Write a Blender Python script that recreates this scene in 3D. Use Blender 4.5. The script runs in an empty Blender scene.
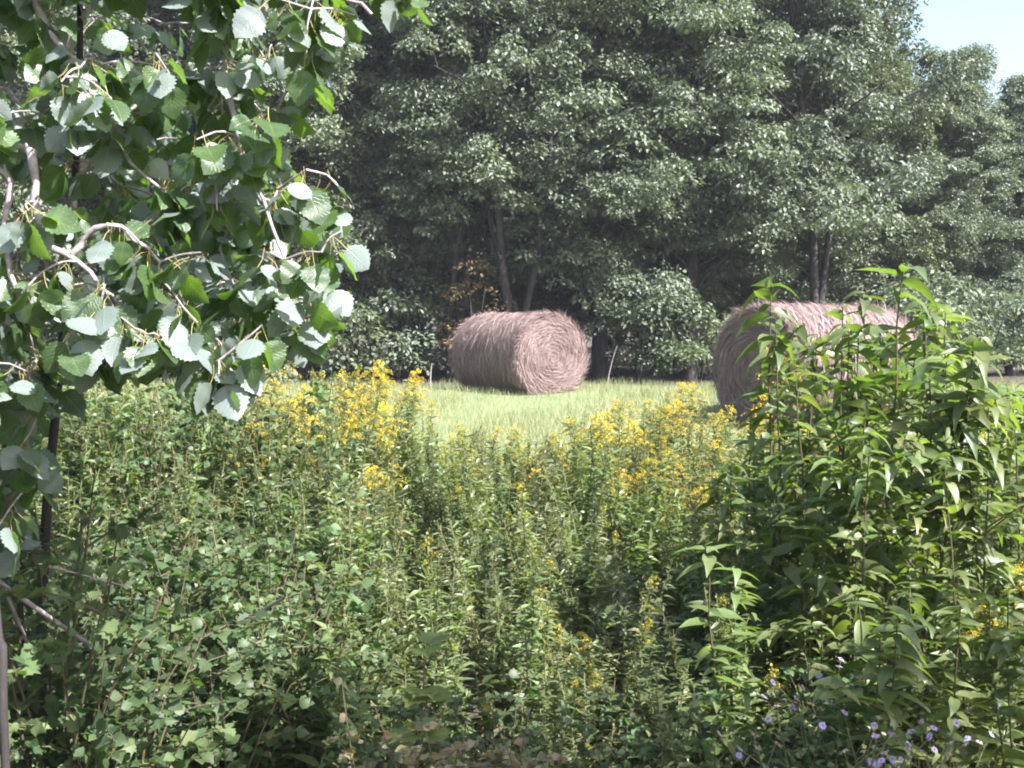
import bpy, math, random
import numpy as np
from mathutils import Vector

SC = bpy.context.scene
COL = SC.collection
rng = np.random.default_rng(11)
random.seed(11)
HAZE = .0007
F = 1098.0            # focal length in pixels at 1024 wide
CAM = np.array([0.0, 0.0, 1.65])
PITCH = math.radians(2.8)
FW = np.array([0, math.cos(PITCH), -math.sin(PITCH)])
UP = np.array([0, math.sin(PITCH), math.cos(PITCH)])
RT = np.array([1.0, 0, 0])
SUN = np.array([0.56, -0.42, 0.72]); SUN /= np.linalg.norm(SUN)


def at(px, py, d):
    """a place in the world d metres ahead of where the photographer stood"""
    return CAM + d * (FW + RT * (px - 512) / F + UP * (384 - py) / F)


def ground_z(x, y):
    z = np.interp(y, [-50, 5.5, 11, 15.8, 17.5, 22, 30, 60], [0, 0.0, 0.36, 0.66, 0.68, 0.60, 0.6, 0.8])
    return z + 0.03 * np.sin(x * 0.9 + 1.3) * np.sin(y * 0.7) + 0.02 * np.sin(x * 2.3 + y * 1.7)


# ------------------------------------------------------------------ helpers
def norm(a):
    a = np.asarray(a, float)
    return a / np.maximum(np.linalg.norm(a, axis=-1, keepdims=True), 1e-9)


class MB:
    """collects geometry and links it as ONE mesh object"""
    def __init__(s):
        s.v = []; s.f = []; s.m = []; s.uv = []; s.n = 0; s.sm = []

    def add(s, v, f, m=0, uv=None, smooth=False):
        v = np.asarray(v, float); f = np.asarray(f, int)
        s.v.append(v); s.f.append(f + s.n)
        s.m.append(np.full(len(f), m) if np.isscalar(m) else np.asarray(m))
        s.uv.append(np.zeros((len(v), 2)) if uv is None else np.asarray(uv, float))
        s.sm.append(np.full(len(f), smooth))
        s.n += len(v)

    def tube(s, pts, rad, sides=6, m=0, cap=True):
        pts = np.asarray(pts, float); k = len(pts)
        rad = np.broadcast_to(np.asarray(rad, float), (k,))
        t = norm(np.gradient(pts, axis=0))
        a = np.cross(t, np.array([0.31, 0.87, 0.2])); a = norm(a)
        b = np.cross(t, a)
        an = np.linspace(0, 2 * math.pi, sides, endpoint=False)
        ring = (a[:, None, :] * np.cos(an)[None, :, None] + b[:, None, :] * np.sin(an)[None, :, None]) * rad[:, None, None]
        v = (pts[:, None, :] + ring).reshape(-1, 3)
        i = np.arange(k - 1)[:, None] * sides; j = np.arange(sides)[None, :]; j2 = (j + 1) % sides
        f = np.stack([i + j, i + j2, i + sides + j2, i + sides + j], -1).reshape(-1, 4)
        L = np.concatenate([[0], np.cumsum(np.linalg.norm(np.diff(pts, axis=0), axis=1))])
        uv = np.stack([np.broadcast_to(an / 6.283, (k, sides)), np.broadcast_to(L[:, None], (k, sides))], -1).reshape(-1, 2)
        s.add(v, f, m, uv, True)

    def scatter(s, T, pos, d, n, size, wid=1.0):
        """copies of the leaf template T: base at pos, axis d, upper side n"""
        pos = np.asarray(pos, float); N = len(pos)
        if N == 0: return
        y = norm(d); n = np.asarray(n, float)
        z = norm(n - (n * y).sum(-1, keepdims=True) * y)
        x = np.cross(y, z)
        size = np.broadcast_to(np.asarray(size, float), (N,))
        tv = T['v']; k = len(tv)
        w = np.broadcast_to(np.asarray(wid, float), (N,))
        P = (x[:, None, :] * tv[None, :, 0:1] * w[:, None, None] + y[:, None, :] * tv[None, :, 1:2] + z[:, None, :] * tv[None, :, 2:3])
        P = pos[:, None, :] + P * size[:, None, None]
        for fs, ms in ((T['q'], T['qm']), (T['t'], T['tm'])):
            pass
        base = np.arange(N)[:, None, None] * k
        first = True
        for fs, ms in ((T['q'], T['qm']), (T['t'], T['tm'])):
            if len(fs) == 0: continue
            f = (base + fs[None]).reshape(-1, fs.shape[1])
            if first:
                s.add(P.reshape(-1, 3), f, np.tile(ms, N), np.tile(T['uv'], (N, 1)), T['smooth'])
                first = False
            else:
                s.f.append(f + s.n - N * k); s.m.append(np.tile(ms, N)); s.sm.append(np.full(len(f), T['smooth']))

    def build(s, name, mats, parent=None, loc=None):
        me = bpy.data.meshes.new(name)
        V = np.concatenate(s.v); me.vertices.add(len(V)); me.vertices.foreach_set('co', V.ravel())
        tot = np.concatenate([np.full(len(f), f.shape[1]) for f in s.f])
        idx = np.concatenate([f.ravel() for f in s.f])
        me.loops.add(len(idx)); me.loops.foreach_set('vertex_index', idx)
        me.polygons.add(len(tot))
        st = np.concatenate([[0], np.cumsum(tot)[:-1]])
        me.polygons.foreach_set('loop_start', st)
        me.polygons.foreach_set('loop_total', tot)
        me.polygons.foreach_set('material_index', np.concatenate(s.m).astype(int))
        me.polygons.foreach_set('use_smooth', np.concatenate(s.sm))
        uvl = me.uv_layers.new(name='UVMap')
        UVs = np.concatenate(s.uv)
        uvl.data.foreach_set('uv', UVs[idx].ravel())
        for m in (mats if isinstance(mats, (list, tuple)) else [mats]): me.materials.append(m)
        me.update(calc_edges=True)
        o = bpy.data.objects.new(name, me); COL.objects.link(o)
        if parent is not None: o.parent = parent
        if loc is not None: o.location = loc
        return o


def tag(o, label=None, cat=None, group=None, kind=None):
    if label: o['label'] = label
    if cat: o['category'] = cat
    if group: o['group'] = group
    if kind: o['kind'] = kind
    return o


def empty(name, loc=(0, 0, 0), rz=0, sc=1.0):
    o = bpy.data.objects.new(name, None); COL.objects.link(o)
    o.location = tuple(loc); o.rotation_euler = (0, 0, rz); o.scale = (sc, sc, sc)
    o.empty_display_size = 0.1
    return o


KIDS = {}


def children(o):
    if o.name not in KIDS: KIDS[o.name] = [c for c in o.children]
    return KIDS[o.name]


def copy_tree(o, parent=None):
    c = o.copy(); COL.objects.link(c)
    if parent is not None: c.parent = parent
    for ch in children(o): copy_tree(ch, c)
    return c


# ------------------------------------------------------------------ leaf templates
def template(v, q=(), t=(), qm=None, tm=None, uv=None, smooth=False):
    v = np.array(v, float)
    q = np.array(q, int).reshape(-1, 4); t = np.array(t, int).reshape(-1, 3)
    return dict(v=v, q=q, t=t, qm=np.zeros(len(q), int) if qm is None else np.array(qm, int),
                tm=np.zeros(len(t), int) if tm is None else np.array(tm, int),
                uv=np.zeros((len(v), 2)) if uv is None else np.array(uv, float), smooth=smooth)


def blade(width_fn, n, fold=0.15, droop=0.2, curl=0.0, petiole=0.0, twist=0.0, tooth=0.0, wave=0.0):
    """a leaf blade with midrib: three rows of vertices from base to tip"""
    v = []; uv = []; q = []; qm = []
    ts = np.linspace(0, 1, n)
    for i, t in enumerate(ts):
        w = width_fn(t)
        if tooth: w *= (1 + tooth * (0.5 if i % 2 else -0.5))
        zc = -droop * t * t
        tw = twist * t
        wv = wave * math.sin(t * 11)
        for sgn in (-1, 0, 1):
            x = sgn * w; z = fold * abs(x) + curl * x * x * 4 + wv * abs(sgn) * w
            v.append((x * math.cos(tw) - z * math.sin(tw), t - 0.25 * droop * t * t, zc + z * math.cos(tw) + x * math.sin(tw)))
            uv.append((0.5 + 0.5 * sgn, t))
    for i in range(n - 1):
        a = i * 3
        q += [(a, a + 1, a + 4, a + 3), (a + 1, a + 2, a + 5, a + 4)]; qm += [0, 0]
    if petiole:
        b = len(v); r = 0.014
        for (yy, zz) in ((-petiole, petiole * 0.35), (-petiole * 0.5, petiole * 0.08), (0.02, 0)):
            for k in range(3):
                an = k * 2.094
                v.append((r * math.cos(an), yy, zz + r * math.sin(an))); uv.append((0.5, 0))
        for i in range(2):
            for k in range(3):
                q.append((b + i * 3 + k, b + i * 3 + (k + 1) % 3, b + i * 3 + 3 + (k + 1) % 3, b + i * 3 + 3 + k)); qm.append(1)
    return template(v, q, qm=qm, uv=uv, smooth=True)


def w_aspen(t): return 0.46 * math.sin(math.pi * min(1, (t + 0.015)) ** 0.72) ** 0.75 if t < 0.985 else 0.01
def w_lance(t): return 0.115 * math.sin(math.pi * min(1, t + 0.02) ** 0.8) + 0.004
def w_ovate(t): return 0.27 * math.sin(math.pi * min(1, t + 0.02) ** 0.72) + 0.005


ASPEN = [blade(w_aspen, 16, f, d, c, 0.55, tw, 0.16, wv) for f, d, c, tw, wv in
         ((0.10, 0.05, 0.05, 0, .05), (0.22, 0.18, 0, 0.3, .1), (0.05, -0.12, 0.15, -0.3, .06), (0.35, 0.3, -0.1, 0.1, .0), (-0.12, 0.1, .1, .2, .1))]
LANCE = [blade(w_lance, 6, 0.4, d, 0, 0, tw) for d, tw in ((0.15, 0), (0.4, .4), (0.6, -.4))]
BIGLANCE = [blade(w_ovate, 8, 0.3, d, 0, 0.0, tw, 0, wv) for d, tw, wv in ((0.35, 0.1, .1), (0.6, -.3, .15), (0.15, .3, .1), (.8, 0, .05))]
OVATE = [blade(lambda t: 1.45 * w_ovate(t), 9, 0.25, d, 0, 0.25, tw, 0.22) for d, tw in ((0.1, 0.1), (0.3, -.2), (0.05, 0.4))]
RHOMB = [template([(0, 0, 0), (0.26, 0.45, 0.06), (0, 1, -0.08), (-0.26, 0.45, 0.06)], t=[(0, 1, 2), (0, 2, 3)])]
OAKL = [template([(0, 0, 0), (0.2, 0.3, 0.05), (0.3, .62, .05), (0, 1, -0.12), (-0.3, .62, .05), (-0.2, 0.3, 0.05), (0, .5, 0)],
                 t=[(0, 1, 6), (1, 2, 6), (2, 3, 6), (3, 4, 6), (4, 5, 6), (5, 0, 6)]), RHOMB[0]]
TRI = [template([(-0.5, 0, 0), (0.5, 0, 0), (0, 1, 0)], t=[(0, 1, 2)])]
GRASSB = [template([(-0.5, 0, 0), (0.5, 0, 0), (0.35, 16, .8 * b), (-0.35, 16, .8 * b), (0, 30, 4.5 * b)], q=[(0, 1, 2, 3)], t=[(3, 2, 4)]) for b in (0.3, 1.2, 2.2)]


def lobed():
    v = [(0, 0.18, 0)]; uv = [(.5, .2)]
    out = [(0, 0), (.22, -.05), (.42, .12), (.33, .25), (.52, .5), (.36, .48), (.27, .55), (.22, .72), (.1, .68), (0, 1)]
    pts = out + [(-x, y) for x, y in out[-2:0:-1]]
    for x, y in pts:
        v.append((x, y, 0.18 * abs(x) - 0.1 * y * y)); uv.append((.5 + x, y))
    n = len(pts)
    return template(v, t=[(0, 1 + i, 1 + (i + 1) % n) for i in range(n)], uv=uv)


MAPLE = [lobed()]


# ------------------------------------------------------------------ materials
def new_mat(name):
    m = bpy.data.materials.new(name); m.use_nodes = True
    nt = m.node_tree; nt.nodes.clear()
    return m, nt, nt.nodes, nt.links


def ramp(N, cols):
    r = N.new('ShaderNodeValToRGB'); e = r.color_ramp.elements
    k = len(cols)
    while len(e) < k: e.new(0.5)
    for i, c in enumerate(cols):
        p = i / (k - 1) if len(c) == 3 else c[3]
        e[i].position = p; e[i].color = (c[0], c[1], c[2], 1)
    return r


def leaf_mat(name, cols, rough=0.45, spec=0.5, trans=0.35, tcol=(1.5, 1.55, 0.55), under=None, veins=False, objvar=0.25):
    m, nt, N, L = new_mat(name)
    out = N.new('ShaderNodeOutputMaterial')
    g = N.new('ShaderNodeNewGeometry')
    r = ramp(N, cols); L.new(g.outputs['Random Per Island'], r.inputs[0])
    hsv = N.new('ShaderNodeHueSaturation')
    oi = N.new('ShaderNodeObjectInfo')
    mr = N.new('ShaderNodeMapRange'); L.new(oi.outputs['Random'], mr.inputs[0])
    mr.inputs[3].default_value = 1 - objvar; mr.inputs[4].default_value = 1 + objvar
    L.new(mr.outputs[0], hsv.inputs['Value'])
    L.new(r.outputs[0], hsv.inputs['Color'])
    fm = N.new('ShaderNodeMath'); fm.operation = 'MULTIPLY'; L.new(oi.outputs['Random'], fm.inputs[0]); fm.inputs[1].default_value = 17.3
    ff = N.new('ShaderNodeMath'); ff.operation = 'FRACT'; L.new(fm.outputs[0], ff.inputs[0])
    hr = N.new('ShaderNodeMapRange'); L.new(ff.outputs[0], hr.inputs[0]); hr.inputs[3].default_value = .5 - .03 * objvar; hr.inputs[4].default_value = .5 + .09 * objvar
    L.new(hr.outputs[0], hsv.inputs['Hue'])
    col = hsv.outputs[0]
    tex = N.new('ShaderNodeTexNoise'); tex.inputs['Scale'].default_value = 60; tex.inputs['Detail'].default_value = 3
    tc = N.new('ShaderNodeTexCoord'); L.new(tc.outputs['Object'], tex.inputs['Vector'])
    mm = N.new('ShaderNodeMix'); mm.data_type = 'RGBA'; mm.blend_type = 'MULTIPLY'
    mm.inputs[0].default_value = 0.5
    rr = ramp(N, [(.55, .55, .5), (1.25, 1.2, 1.1)]); L.new(tex.outputs['Fac'], rr.inputs[0])
    L.new(col, mm.inputs[6]); L.new(rr.outputs[0], mm.inputs[7]); col = mm.outputs[2]
    bump = None
    if veins:
        uv = N.new('ShaderNodeUVMap'); sep = N.new('ShaderNodeSeparateXYZ'); L.new(uv.outputs[0], sep.inputs[0])
        a = N.new('ShaderNodeMath'); a.operation = 'SUBTRACT'; L.new(sep.outputs[0], a.inputs[0]); a.inputs[1].default_value = 0.5
        b = N.new('ShaderNodeMath'); b.operation = 'ABSOLUTE'; L.new(a.outputs[0], b.inputs[0])
        c = N.new('ShaderNodeMath'); c.operation = 'MULTIPLY_ADD'; L.new(b.outputs[0], c.inputs[0]); c.inputs[1].default_value = -0.75
        L.new(sep.outputs[1], c.inputs[2])
        d = N.new('ShaderNodeMath'); d.operation = 'PINGPONG'; L.new(c.outputs[0], d.inputs[0]); d.inputs[1].default_value = 0.065
        side = N.new('ShaderNodeMapRange'); L.new(d.outputs[0], side.inputs[0]); side.inputs[2].default_value = 0.016
        side.inputs[3].default_value = 0.8; side.inputs[4].default_value = 0
        mid = N.new('ShaderNodeMapRange'); L.new(b.outputs[0], mid.inputs[0]); mid.inputs[2].default_value = 0.035
        mid.inputs[3].default_value = 1; mid.inputs[4].default_value = 0
        mx = N.new('ShaderNodeMath'); mx.operation = 'MAXIMUM'; L.new(side.outputs[0], mx.inputs[0]); L.new(mid.outputs[0], mx.inputs[1])
        v = N.new('ShaderNodeMix'); v.data_type = 'RGBA'; L.new(mx.outputs[0], v.inputs[0])
        L.new(col, v.inputs[6]); v.inputs[7].default_value = (0.20, 0.26, 0.10, 1)
        sc = N.new('ShaderNodeMath'); sc.operation = 'MULTIPLY'; L.new(mx.outputs[0], sc.inputs[0]); sc.inputs[1].default_value = 0.45
        L.new(sc.outputs[0], v.inputs[0]); col = v.outputs[2]
        bump = N.new('ShaderNodeBump'); bump.inputs['Strength'].default_value = 0.35; bump.inputs['Distance'].default_value = 0.002
        bump.invert = True
        L.new(mx.outputs[0], bump.inputs['Height'])
    top = col
    if under:   # the pale lower side that a leaf really has
        u = N.new('ShaderNodeMix'); u.data_type = 'RGBA'
        L.new(g.outputs['Backfacing'], u.inputs[0]); L.new(col, u.inputs[6]); u.inputs[7].default_value = (*under, 1)
        top = u.outputs[2]
    p = N.new('ShaderNodeBsdfPrincipled'); L.new(top, p.inputs['Base Color'])
    p.inputs['Roughness'].default_value = rough; p.inputs['Specular IOR Level'].default_value = spec
    if bump: L.new(bump.outputs[0], p.inputs['Normal'])
    t = N.new('ShaderNodeBsdfTranslucent')
    tm = N.new('ShaderNodeMix'); tm.data_type = 'RGBA'; tm.blend_type = 'MULTIPLY'; tm.inputs[0].default_value = 1
    L.new(col, tm.inputs[6]); tm.inputs[7].default_value = (*tcol, 1)
    L.new(tm.outputs[2], t.inputs['Color'])
    mix = N.new('ShaderNodeMixShader'); mix.inputs[0].default_value = trans
    L.new(p.outputs[0], mix.inputs[1]); L.new(t.outputs[0], mix.inputs[2]); L.new(mix.outputs[0], out.inputs[0])
    return m


def rough_mat(name, cols, scale=8, rough=0.85, bump=0.5, dist=0.02, stretch=(1, 1, 1), coord='Object', spec=0.2, island=False):
    m, nt, N, L = new_mat(name)
    out = N.new('ShaderNodeOutputMaterial')
    tc = N.new('ShaderNodeTexCoord'); mp = N.new('ShaderNodeMapping'); mp.inputs['Scale'].default_value = stretch
    L.new(tc.outputs[coord], mp.inputs[0])
    n = N.new('ShaderNodeTexNoise'); n.inputs['Scale'].default_value = scale; n.inputs['Detail'].default_value = 6
    n.inputs['Roughness'].default_value = 0.65; L.new(mp.outputs[0], n.inputs['Vector'])
    r = ramp(N, cols)
    if island:
        g = N.new('ShaderNodeNewGeometry'); L.new(g.outputs['Random Per Island'], r.inputs[0])
    else:
        ms = N.new('ShaderNodeMapRange'); ms.inputs[1].default_value = .3; ms.inputs[2].default_value = .7
        L.new(n.outputs['Fac'], ms.inputs[0]); L.new(ms.outputs[0], r.inputs[0])
    b = N.new('ShaderNodeBump'); b.inputs['Strength'].default_value = bump; b.inputs['Distance'].default_value = dist
    L.new(n.outputs['Fac'], b.inputs['Height'])
    p = N.new('ShaderNodeBsdfPrincipled'); L.new(r.outputs[0], p.inputs['Base Color'])
    p.inputs['Roughness'].default_value = rough; p.inputs['Specular IOR Level'].default_value = spec
    L.new(b.outputs[0], p.inputs['Normal']); L.new(p.outputs[0], out.inputs[0])
    return m


M = {}
M['oak'] = leaf_mat('oak_leaf', [(.095, .12, .09), (.125, .155, .11), (.155, .18, .125), (.105, .135, .105)], .5, .6, .3, (1.2, 1.4, .6), objvar=.2)
M['oak_yellow'] = leaf_mat('oak_leaf_light', [(.09, .115, .068), (.125, .155, .085), (.105, .132, .078)], .5, .6, .32, objvar=.2)
M['oak_dark'] = leaf_mat('maple_leaf_dark', [(.09, .12, .092), (.12, .15, .112), (.15, .178, .125)], .5, .6, .25, (1.2, 1.35, .7), objvar=.2)
M['red'] = leaf_mat('reddish_leaf', [(.12, .07, .055), (.17, .10, .06), (.10, .08, .055), (.24, .16, .06)], .5, .4, .35, (1.3, 1.1, .7))
M['aspen'] = leaf_mat('aspen_leaf', [(.045, .085, .035), (.06, .105, .04), (.075, .13, .045), (.05, .09, .045)], .40, .8, .42, (2.4, 2.6, .5), under=(.21, .25, .235), veins=True, objvar=.08)
M['petiole'] = rough_mat('leaf_stalk', [(.28, .30, .10), (.32, .2, .12)], 20, .5, .1)
M['gold_leaf'] = leaf_mat('goldenrod_leaf', [(.09, .13, .05), (.13, .17, .065), (.18, .21, .09), (.11, .15, .065)], .38, .7, .40, objvar=.42)
M['slim_leaf'] = leaf_mat('slender_weed_leaf', [(.11, .135, .06), (.16, .18, .085), (.20, .21, .11), (.13, .15, .075)], .38, .7, .40, objvar=.42)
M['gold_flower'] = leaf_mat('goldenrod_floret', [(.62, .44, .04), (.74, .58, .09), (.66, .49, .05), (.56, .36, .04)], .7, .15, .35, (1.2, 1.1, .6), objvar=.12)
M['gold_bud'] = leaf_mat('goldenrod_bud', [(.24, .24, .05), (.34, .30, .05), (.45, .36, .06)], .6, .2, .35, (1.2, 1.2, .6), objvar=.2)
M['gold_stem'] = rough_mat('weed_stem', [(.10, .13, .05), (.16, .13, .07)], 12, .6, .2)
M['tall_leaf'] = leaf_mat('sunflower_leaf', [(.08, .115, .042), (.125, .16, .055), (.175, .205, .08), (.10, .135, .05), (.19, .19, .08)], .42, .6, .42, (1.5, 1.8, .5), objvar=.35)
M['red_stem'] = rough_mat('reddish_stem', [(.09, .055, .045), (.07, .08, .035)], 9, .55, .2)
M['shrub_leaf'] = leaf_mat('viburnum_leaf', [(.05, .08, .04), (.075, .11, .05), (.10, .14, .06), (.13, .16, .075)], .48, .35, .40, (1.4, 1.7, .5), objvar=.4)
M['maple_leaf'] = leaf_mat('seedling_leaf', [(.16, .20, .06), (.12, .17, .05), (.2, .2, .08)], .45, .4, .38)
M['pale_leaf'] = leaf_mat('pale_bramble_leaf', [(.20, .19, .11), (.27, .23, .17), (.16, .19, .08), (.28, .17, .14)], .42, .6, .35)
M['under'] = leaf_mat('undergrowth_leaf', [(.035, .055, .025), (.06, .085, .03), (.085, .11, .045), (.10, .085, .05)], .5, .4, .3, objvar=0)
M['dry'] = leaf_mat('dry_leaf', [(.20, .14, .09), (.28, .21, .14), (.16, .11, .08), (.34, .27, .19)], .7, .2, .25, (1.1, 1.0, .8))
M['grass'] = leaf_mat('meadow_grass', [(.17, .215, .10), (.23, .275, .13), (.29, .31, .17), (.37, .345, .23), (.20, .245, .115)], .5, .4, .4, (1.2, 1.2, .7), objvar=0)
M['bark'] = rough_mat('oak_bark', [(.022, .019, .02), (.045, .038, .039), (.08, .068, .07)], 14, .9, 1.0, .03, (1, 1, .25))
M['bark_shaded'] = rough_mat('shaded_bark', [(.022, .02, .02), (.05, .042, .042)], 18, .9, .8, .01, (1, 1, .3))  # bark colour darkened to carry the shade on the stems at lower left
M['aspen_bark'] = rough_mat('aspen_bark', [(.15, .12, .12), (.28, .235, .24), (.42, .37, .38)], 45, .6, .6, .004, spec=.4)
M['stick'] = rough_mat('bleached_stick', [(.20, .165, .175), (.40, .345, .36)], 35, .7, .4, .004)
M['hay'] = rough_mat('hay_mass', [(.10, .07, .07), (.22, .155, .15)], 40, .95, 1, .02)  # darker base puts the shaded hollows between strands into the colour
M['hay_strand'] = leaf_mat('hay_strand', [(.13, .09, .09), (.235, .168, .166), (.33, .242, .238), (.18, .126, .125), (.42, .32, .31)], .6, .3, .1, (1, .9, .8), objvar=0)
M['aster_petal'] = leaf_mat('aster_petal', [(.36, .30, .62), (.48, .42, .75), (.55, .50, .78)], .6, .2, .35, (1.1, 1.1, 1.3))
M['aster_eye'] = rough_mat('aster_eye', [(.6, .42, .08), (.5, .3, .1)], 50, .8, .3)


def ground_mat():
    m, nt, N, L = new_mat('meadow_soil')
    out = N.new('ShaderNodeOutputMaterial'); p = N.new('ShaderNodeBsdfPrincipled')
    tc = N.new('ShaderNodeTexCoord')
    n1 = N.new('ShaderNodeTexNoise'); n1.inputs['Scale'].default_value = 1.3; n1.inputs['Detail'].default_value = 8
    n2 = N.new('ShaderNodeTexNoise'); n2.inputs['Scale'].default_value = 25; n2.inputs['Detail'].default_value = 6
    for n in (n1, n2): L.new(tc.outputs['Object'], n.inputs['Vector'])
    grass = ramp(N, [(.09, .125, .05), (.15, .185, .08), (.20, .205, .12)])
    soil = ramp(N, [(.025, .02, .016), (.06, .045, .035), (.11, .085, .06)])
    L.new(n1.outputs['Fac'], grass.inputs[0]); L.new(n2.outputs['Fac'], soil.inputs[0])
    sep = N.new('ShaderNodeSeparateXYZ'); L.new(tc.outputs['Object'], sep.inputs[0])
    a = N.new('ShaderNodeMapRange'); L.new(sep.outputs[1], a.inputs[0]); a.inputs[1].default_value = 7.5; a.inputs[2].default_value = 10.5
    b = N.new('ShaderNodeMapRange'); L.new(sep.outputs[1], b.inputs[0]); b.inputs[1].default_value = 21; b.inputs[2].default_value = 19
    c = N.new('ShaderNodeMath'); c.operation = 'MULTIPLY'; L.new(a.outputs[0], c.inputs[0]); L.new(b.outputs[0], c.inputs[1])
    mx = N.new('ShaderNodeMix'); mx.data_type = 'RGBA'; L.new(c.outputs[0], mx.inputs[0]); L.new(soil.outputs[0], mx.inputs[6]); L.new(grass.outputs[0], mx.inputs[7])
    L.new(mx.outputs[2], p.inputs['Base Color']); p.inputs['Roughness'].default_value = .95
    bp = N.new('ShaderNodeBump'); bp.inputs['Distance'].default_value = .04; L.new(n2.outputs['Fac'], bp.inputs['Height']); L.new(bp.outputs[0], p.inputs['Normal'])
    L.new(p.outputs[0], out.inputs[0])
    return m


# ------------------------------------------------------------------ ground
xs = np.concatenate([np.linspace(-500, -30, 12), np.linspace(-26, 26, 105), np.linspace(30, 500, 12)])
ys = np.concatenate([np.linspace(-300, -10, 8), np.linspace(-6, 30, 109), np.linspace(36, 600, 14)])
X, Y = np.meshgrid(xs, ys)
Z = ground_z(X, Y) + rng.normal(0, .006, X.shape)
g = MB(); nx = len(xs); ny = len(ys)
i = np.arange(ny - 1)[:, None] * nx + np.arange(nx - 1)[None]
g.add(np.stack([X, Y, Z], -1).reshape(-1, 3), np.stack([i, i + 1, i + nx + 1, i + nx], -1).reshape(-1, 4), 0, None, True)
tag(g.build('ground', ground_mat()), kind='structure')

# meadow grass: nobody could count the blades
g = MB()
for (n, y0, y1, s0) in ((80000, 9.0, 20.6, .0056), (9000, 5.5, 10, .007)):
    y = rng.uniform(y0, y1, n); x = rng.uniform(-.6, .62, n) * y
    pos = np.stack([x, y, ground_z(x, y) - .01], -1)
    d = np.stack([rng.normal(0, .28, n), rng.normal(0, .28, n), np.ones(n)], -1)
    nn = np.stack([rng.normal(0, 1, n), rng.normal(0, 1, n), np.full(n, .2)], -1)
    patch = 0.75 + .35 * np.sin(x * 1.7 + 1) * np.sin(y * 1.1) + rng.uniform(-.3, .3, n)
    size = s0 * np.clip(patch, .35, 1.4)
    k = rng.integers(0, 3, n)
    for t in range(3):
        s_ = k == t
        g.scatter(GRASSB[t], pos[s_], d[s_], nn[s_], size[s_], 1.25)
tag(g.build('meadow_grass', M['grass']), kind='stuff', label='sunlit pale green meadow grass round the hay bales', cat='grass')


# ------------------------------------------------------------------ trees of the wood
def clump(g, T, c, rx, rz, n, s, droop=.5, m=None):
    """a spray of leaves: flattened dome, thick on top"""
    u = norm(rng.normal(0, 1, (n, 3))); u[:, 2] = np.abs(u[:, 2]) * 1.0 - .28
    r = rng.uniform(.35, 1.0, n) ** .6
    off = u * r[:, None] * np.array([rx, rx, rz])
    off[:, 2] -= .25 * rz * (np.hypot(off[:, 0], off[:, 1]) / rx) ** 2 * 1.6
    d = np.stack([u[:, 0], u[:, 1], -droop + .5 * u[:, 2]], -1) + rng.normal(0, .45, (n, 3))
    nn = np.stack([u[:, 0] * .6, u[:, 1] * .6, np.full(n, .9)], -1) + rng.normal(0, .45, (n, 3))
    sz = s * rng.uniform(.65, 1.25, n)
    k = rng.integers(0, len(T), n)
    for t in range(len(T)):
        q = k == t
        g.scatter(T[t], c + off[q], d[q], nn[q], sz[q])


def lobe(g, c, r, per, leaf):
    """a rounded bough: sprays of leaves over the upper side of a dome, loose underneath"""
    n = int(17 * r * r / .8) + 4
    for k in range(n):
        u = norm(rng.normal(0, 1, 3)); u[2] = abs(u[2]) * 1.3 - .5
        p = c + u * np.array([r, r, r * .95]) * rng.uniform(.6, 1.12)
        sr = rng.uniform(.2, .42)
        clump(g, OAKL, p, sr, sr * .7, int(per * 1.45 * sr / .3), leaf * rng.uniform(.8, 1.2), .55)


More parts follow.
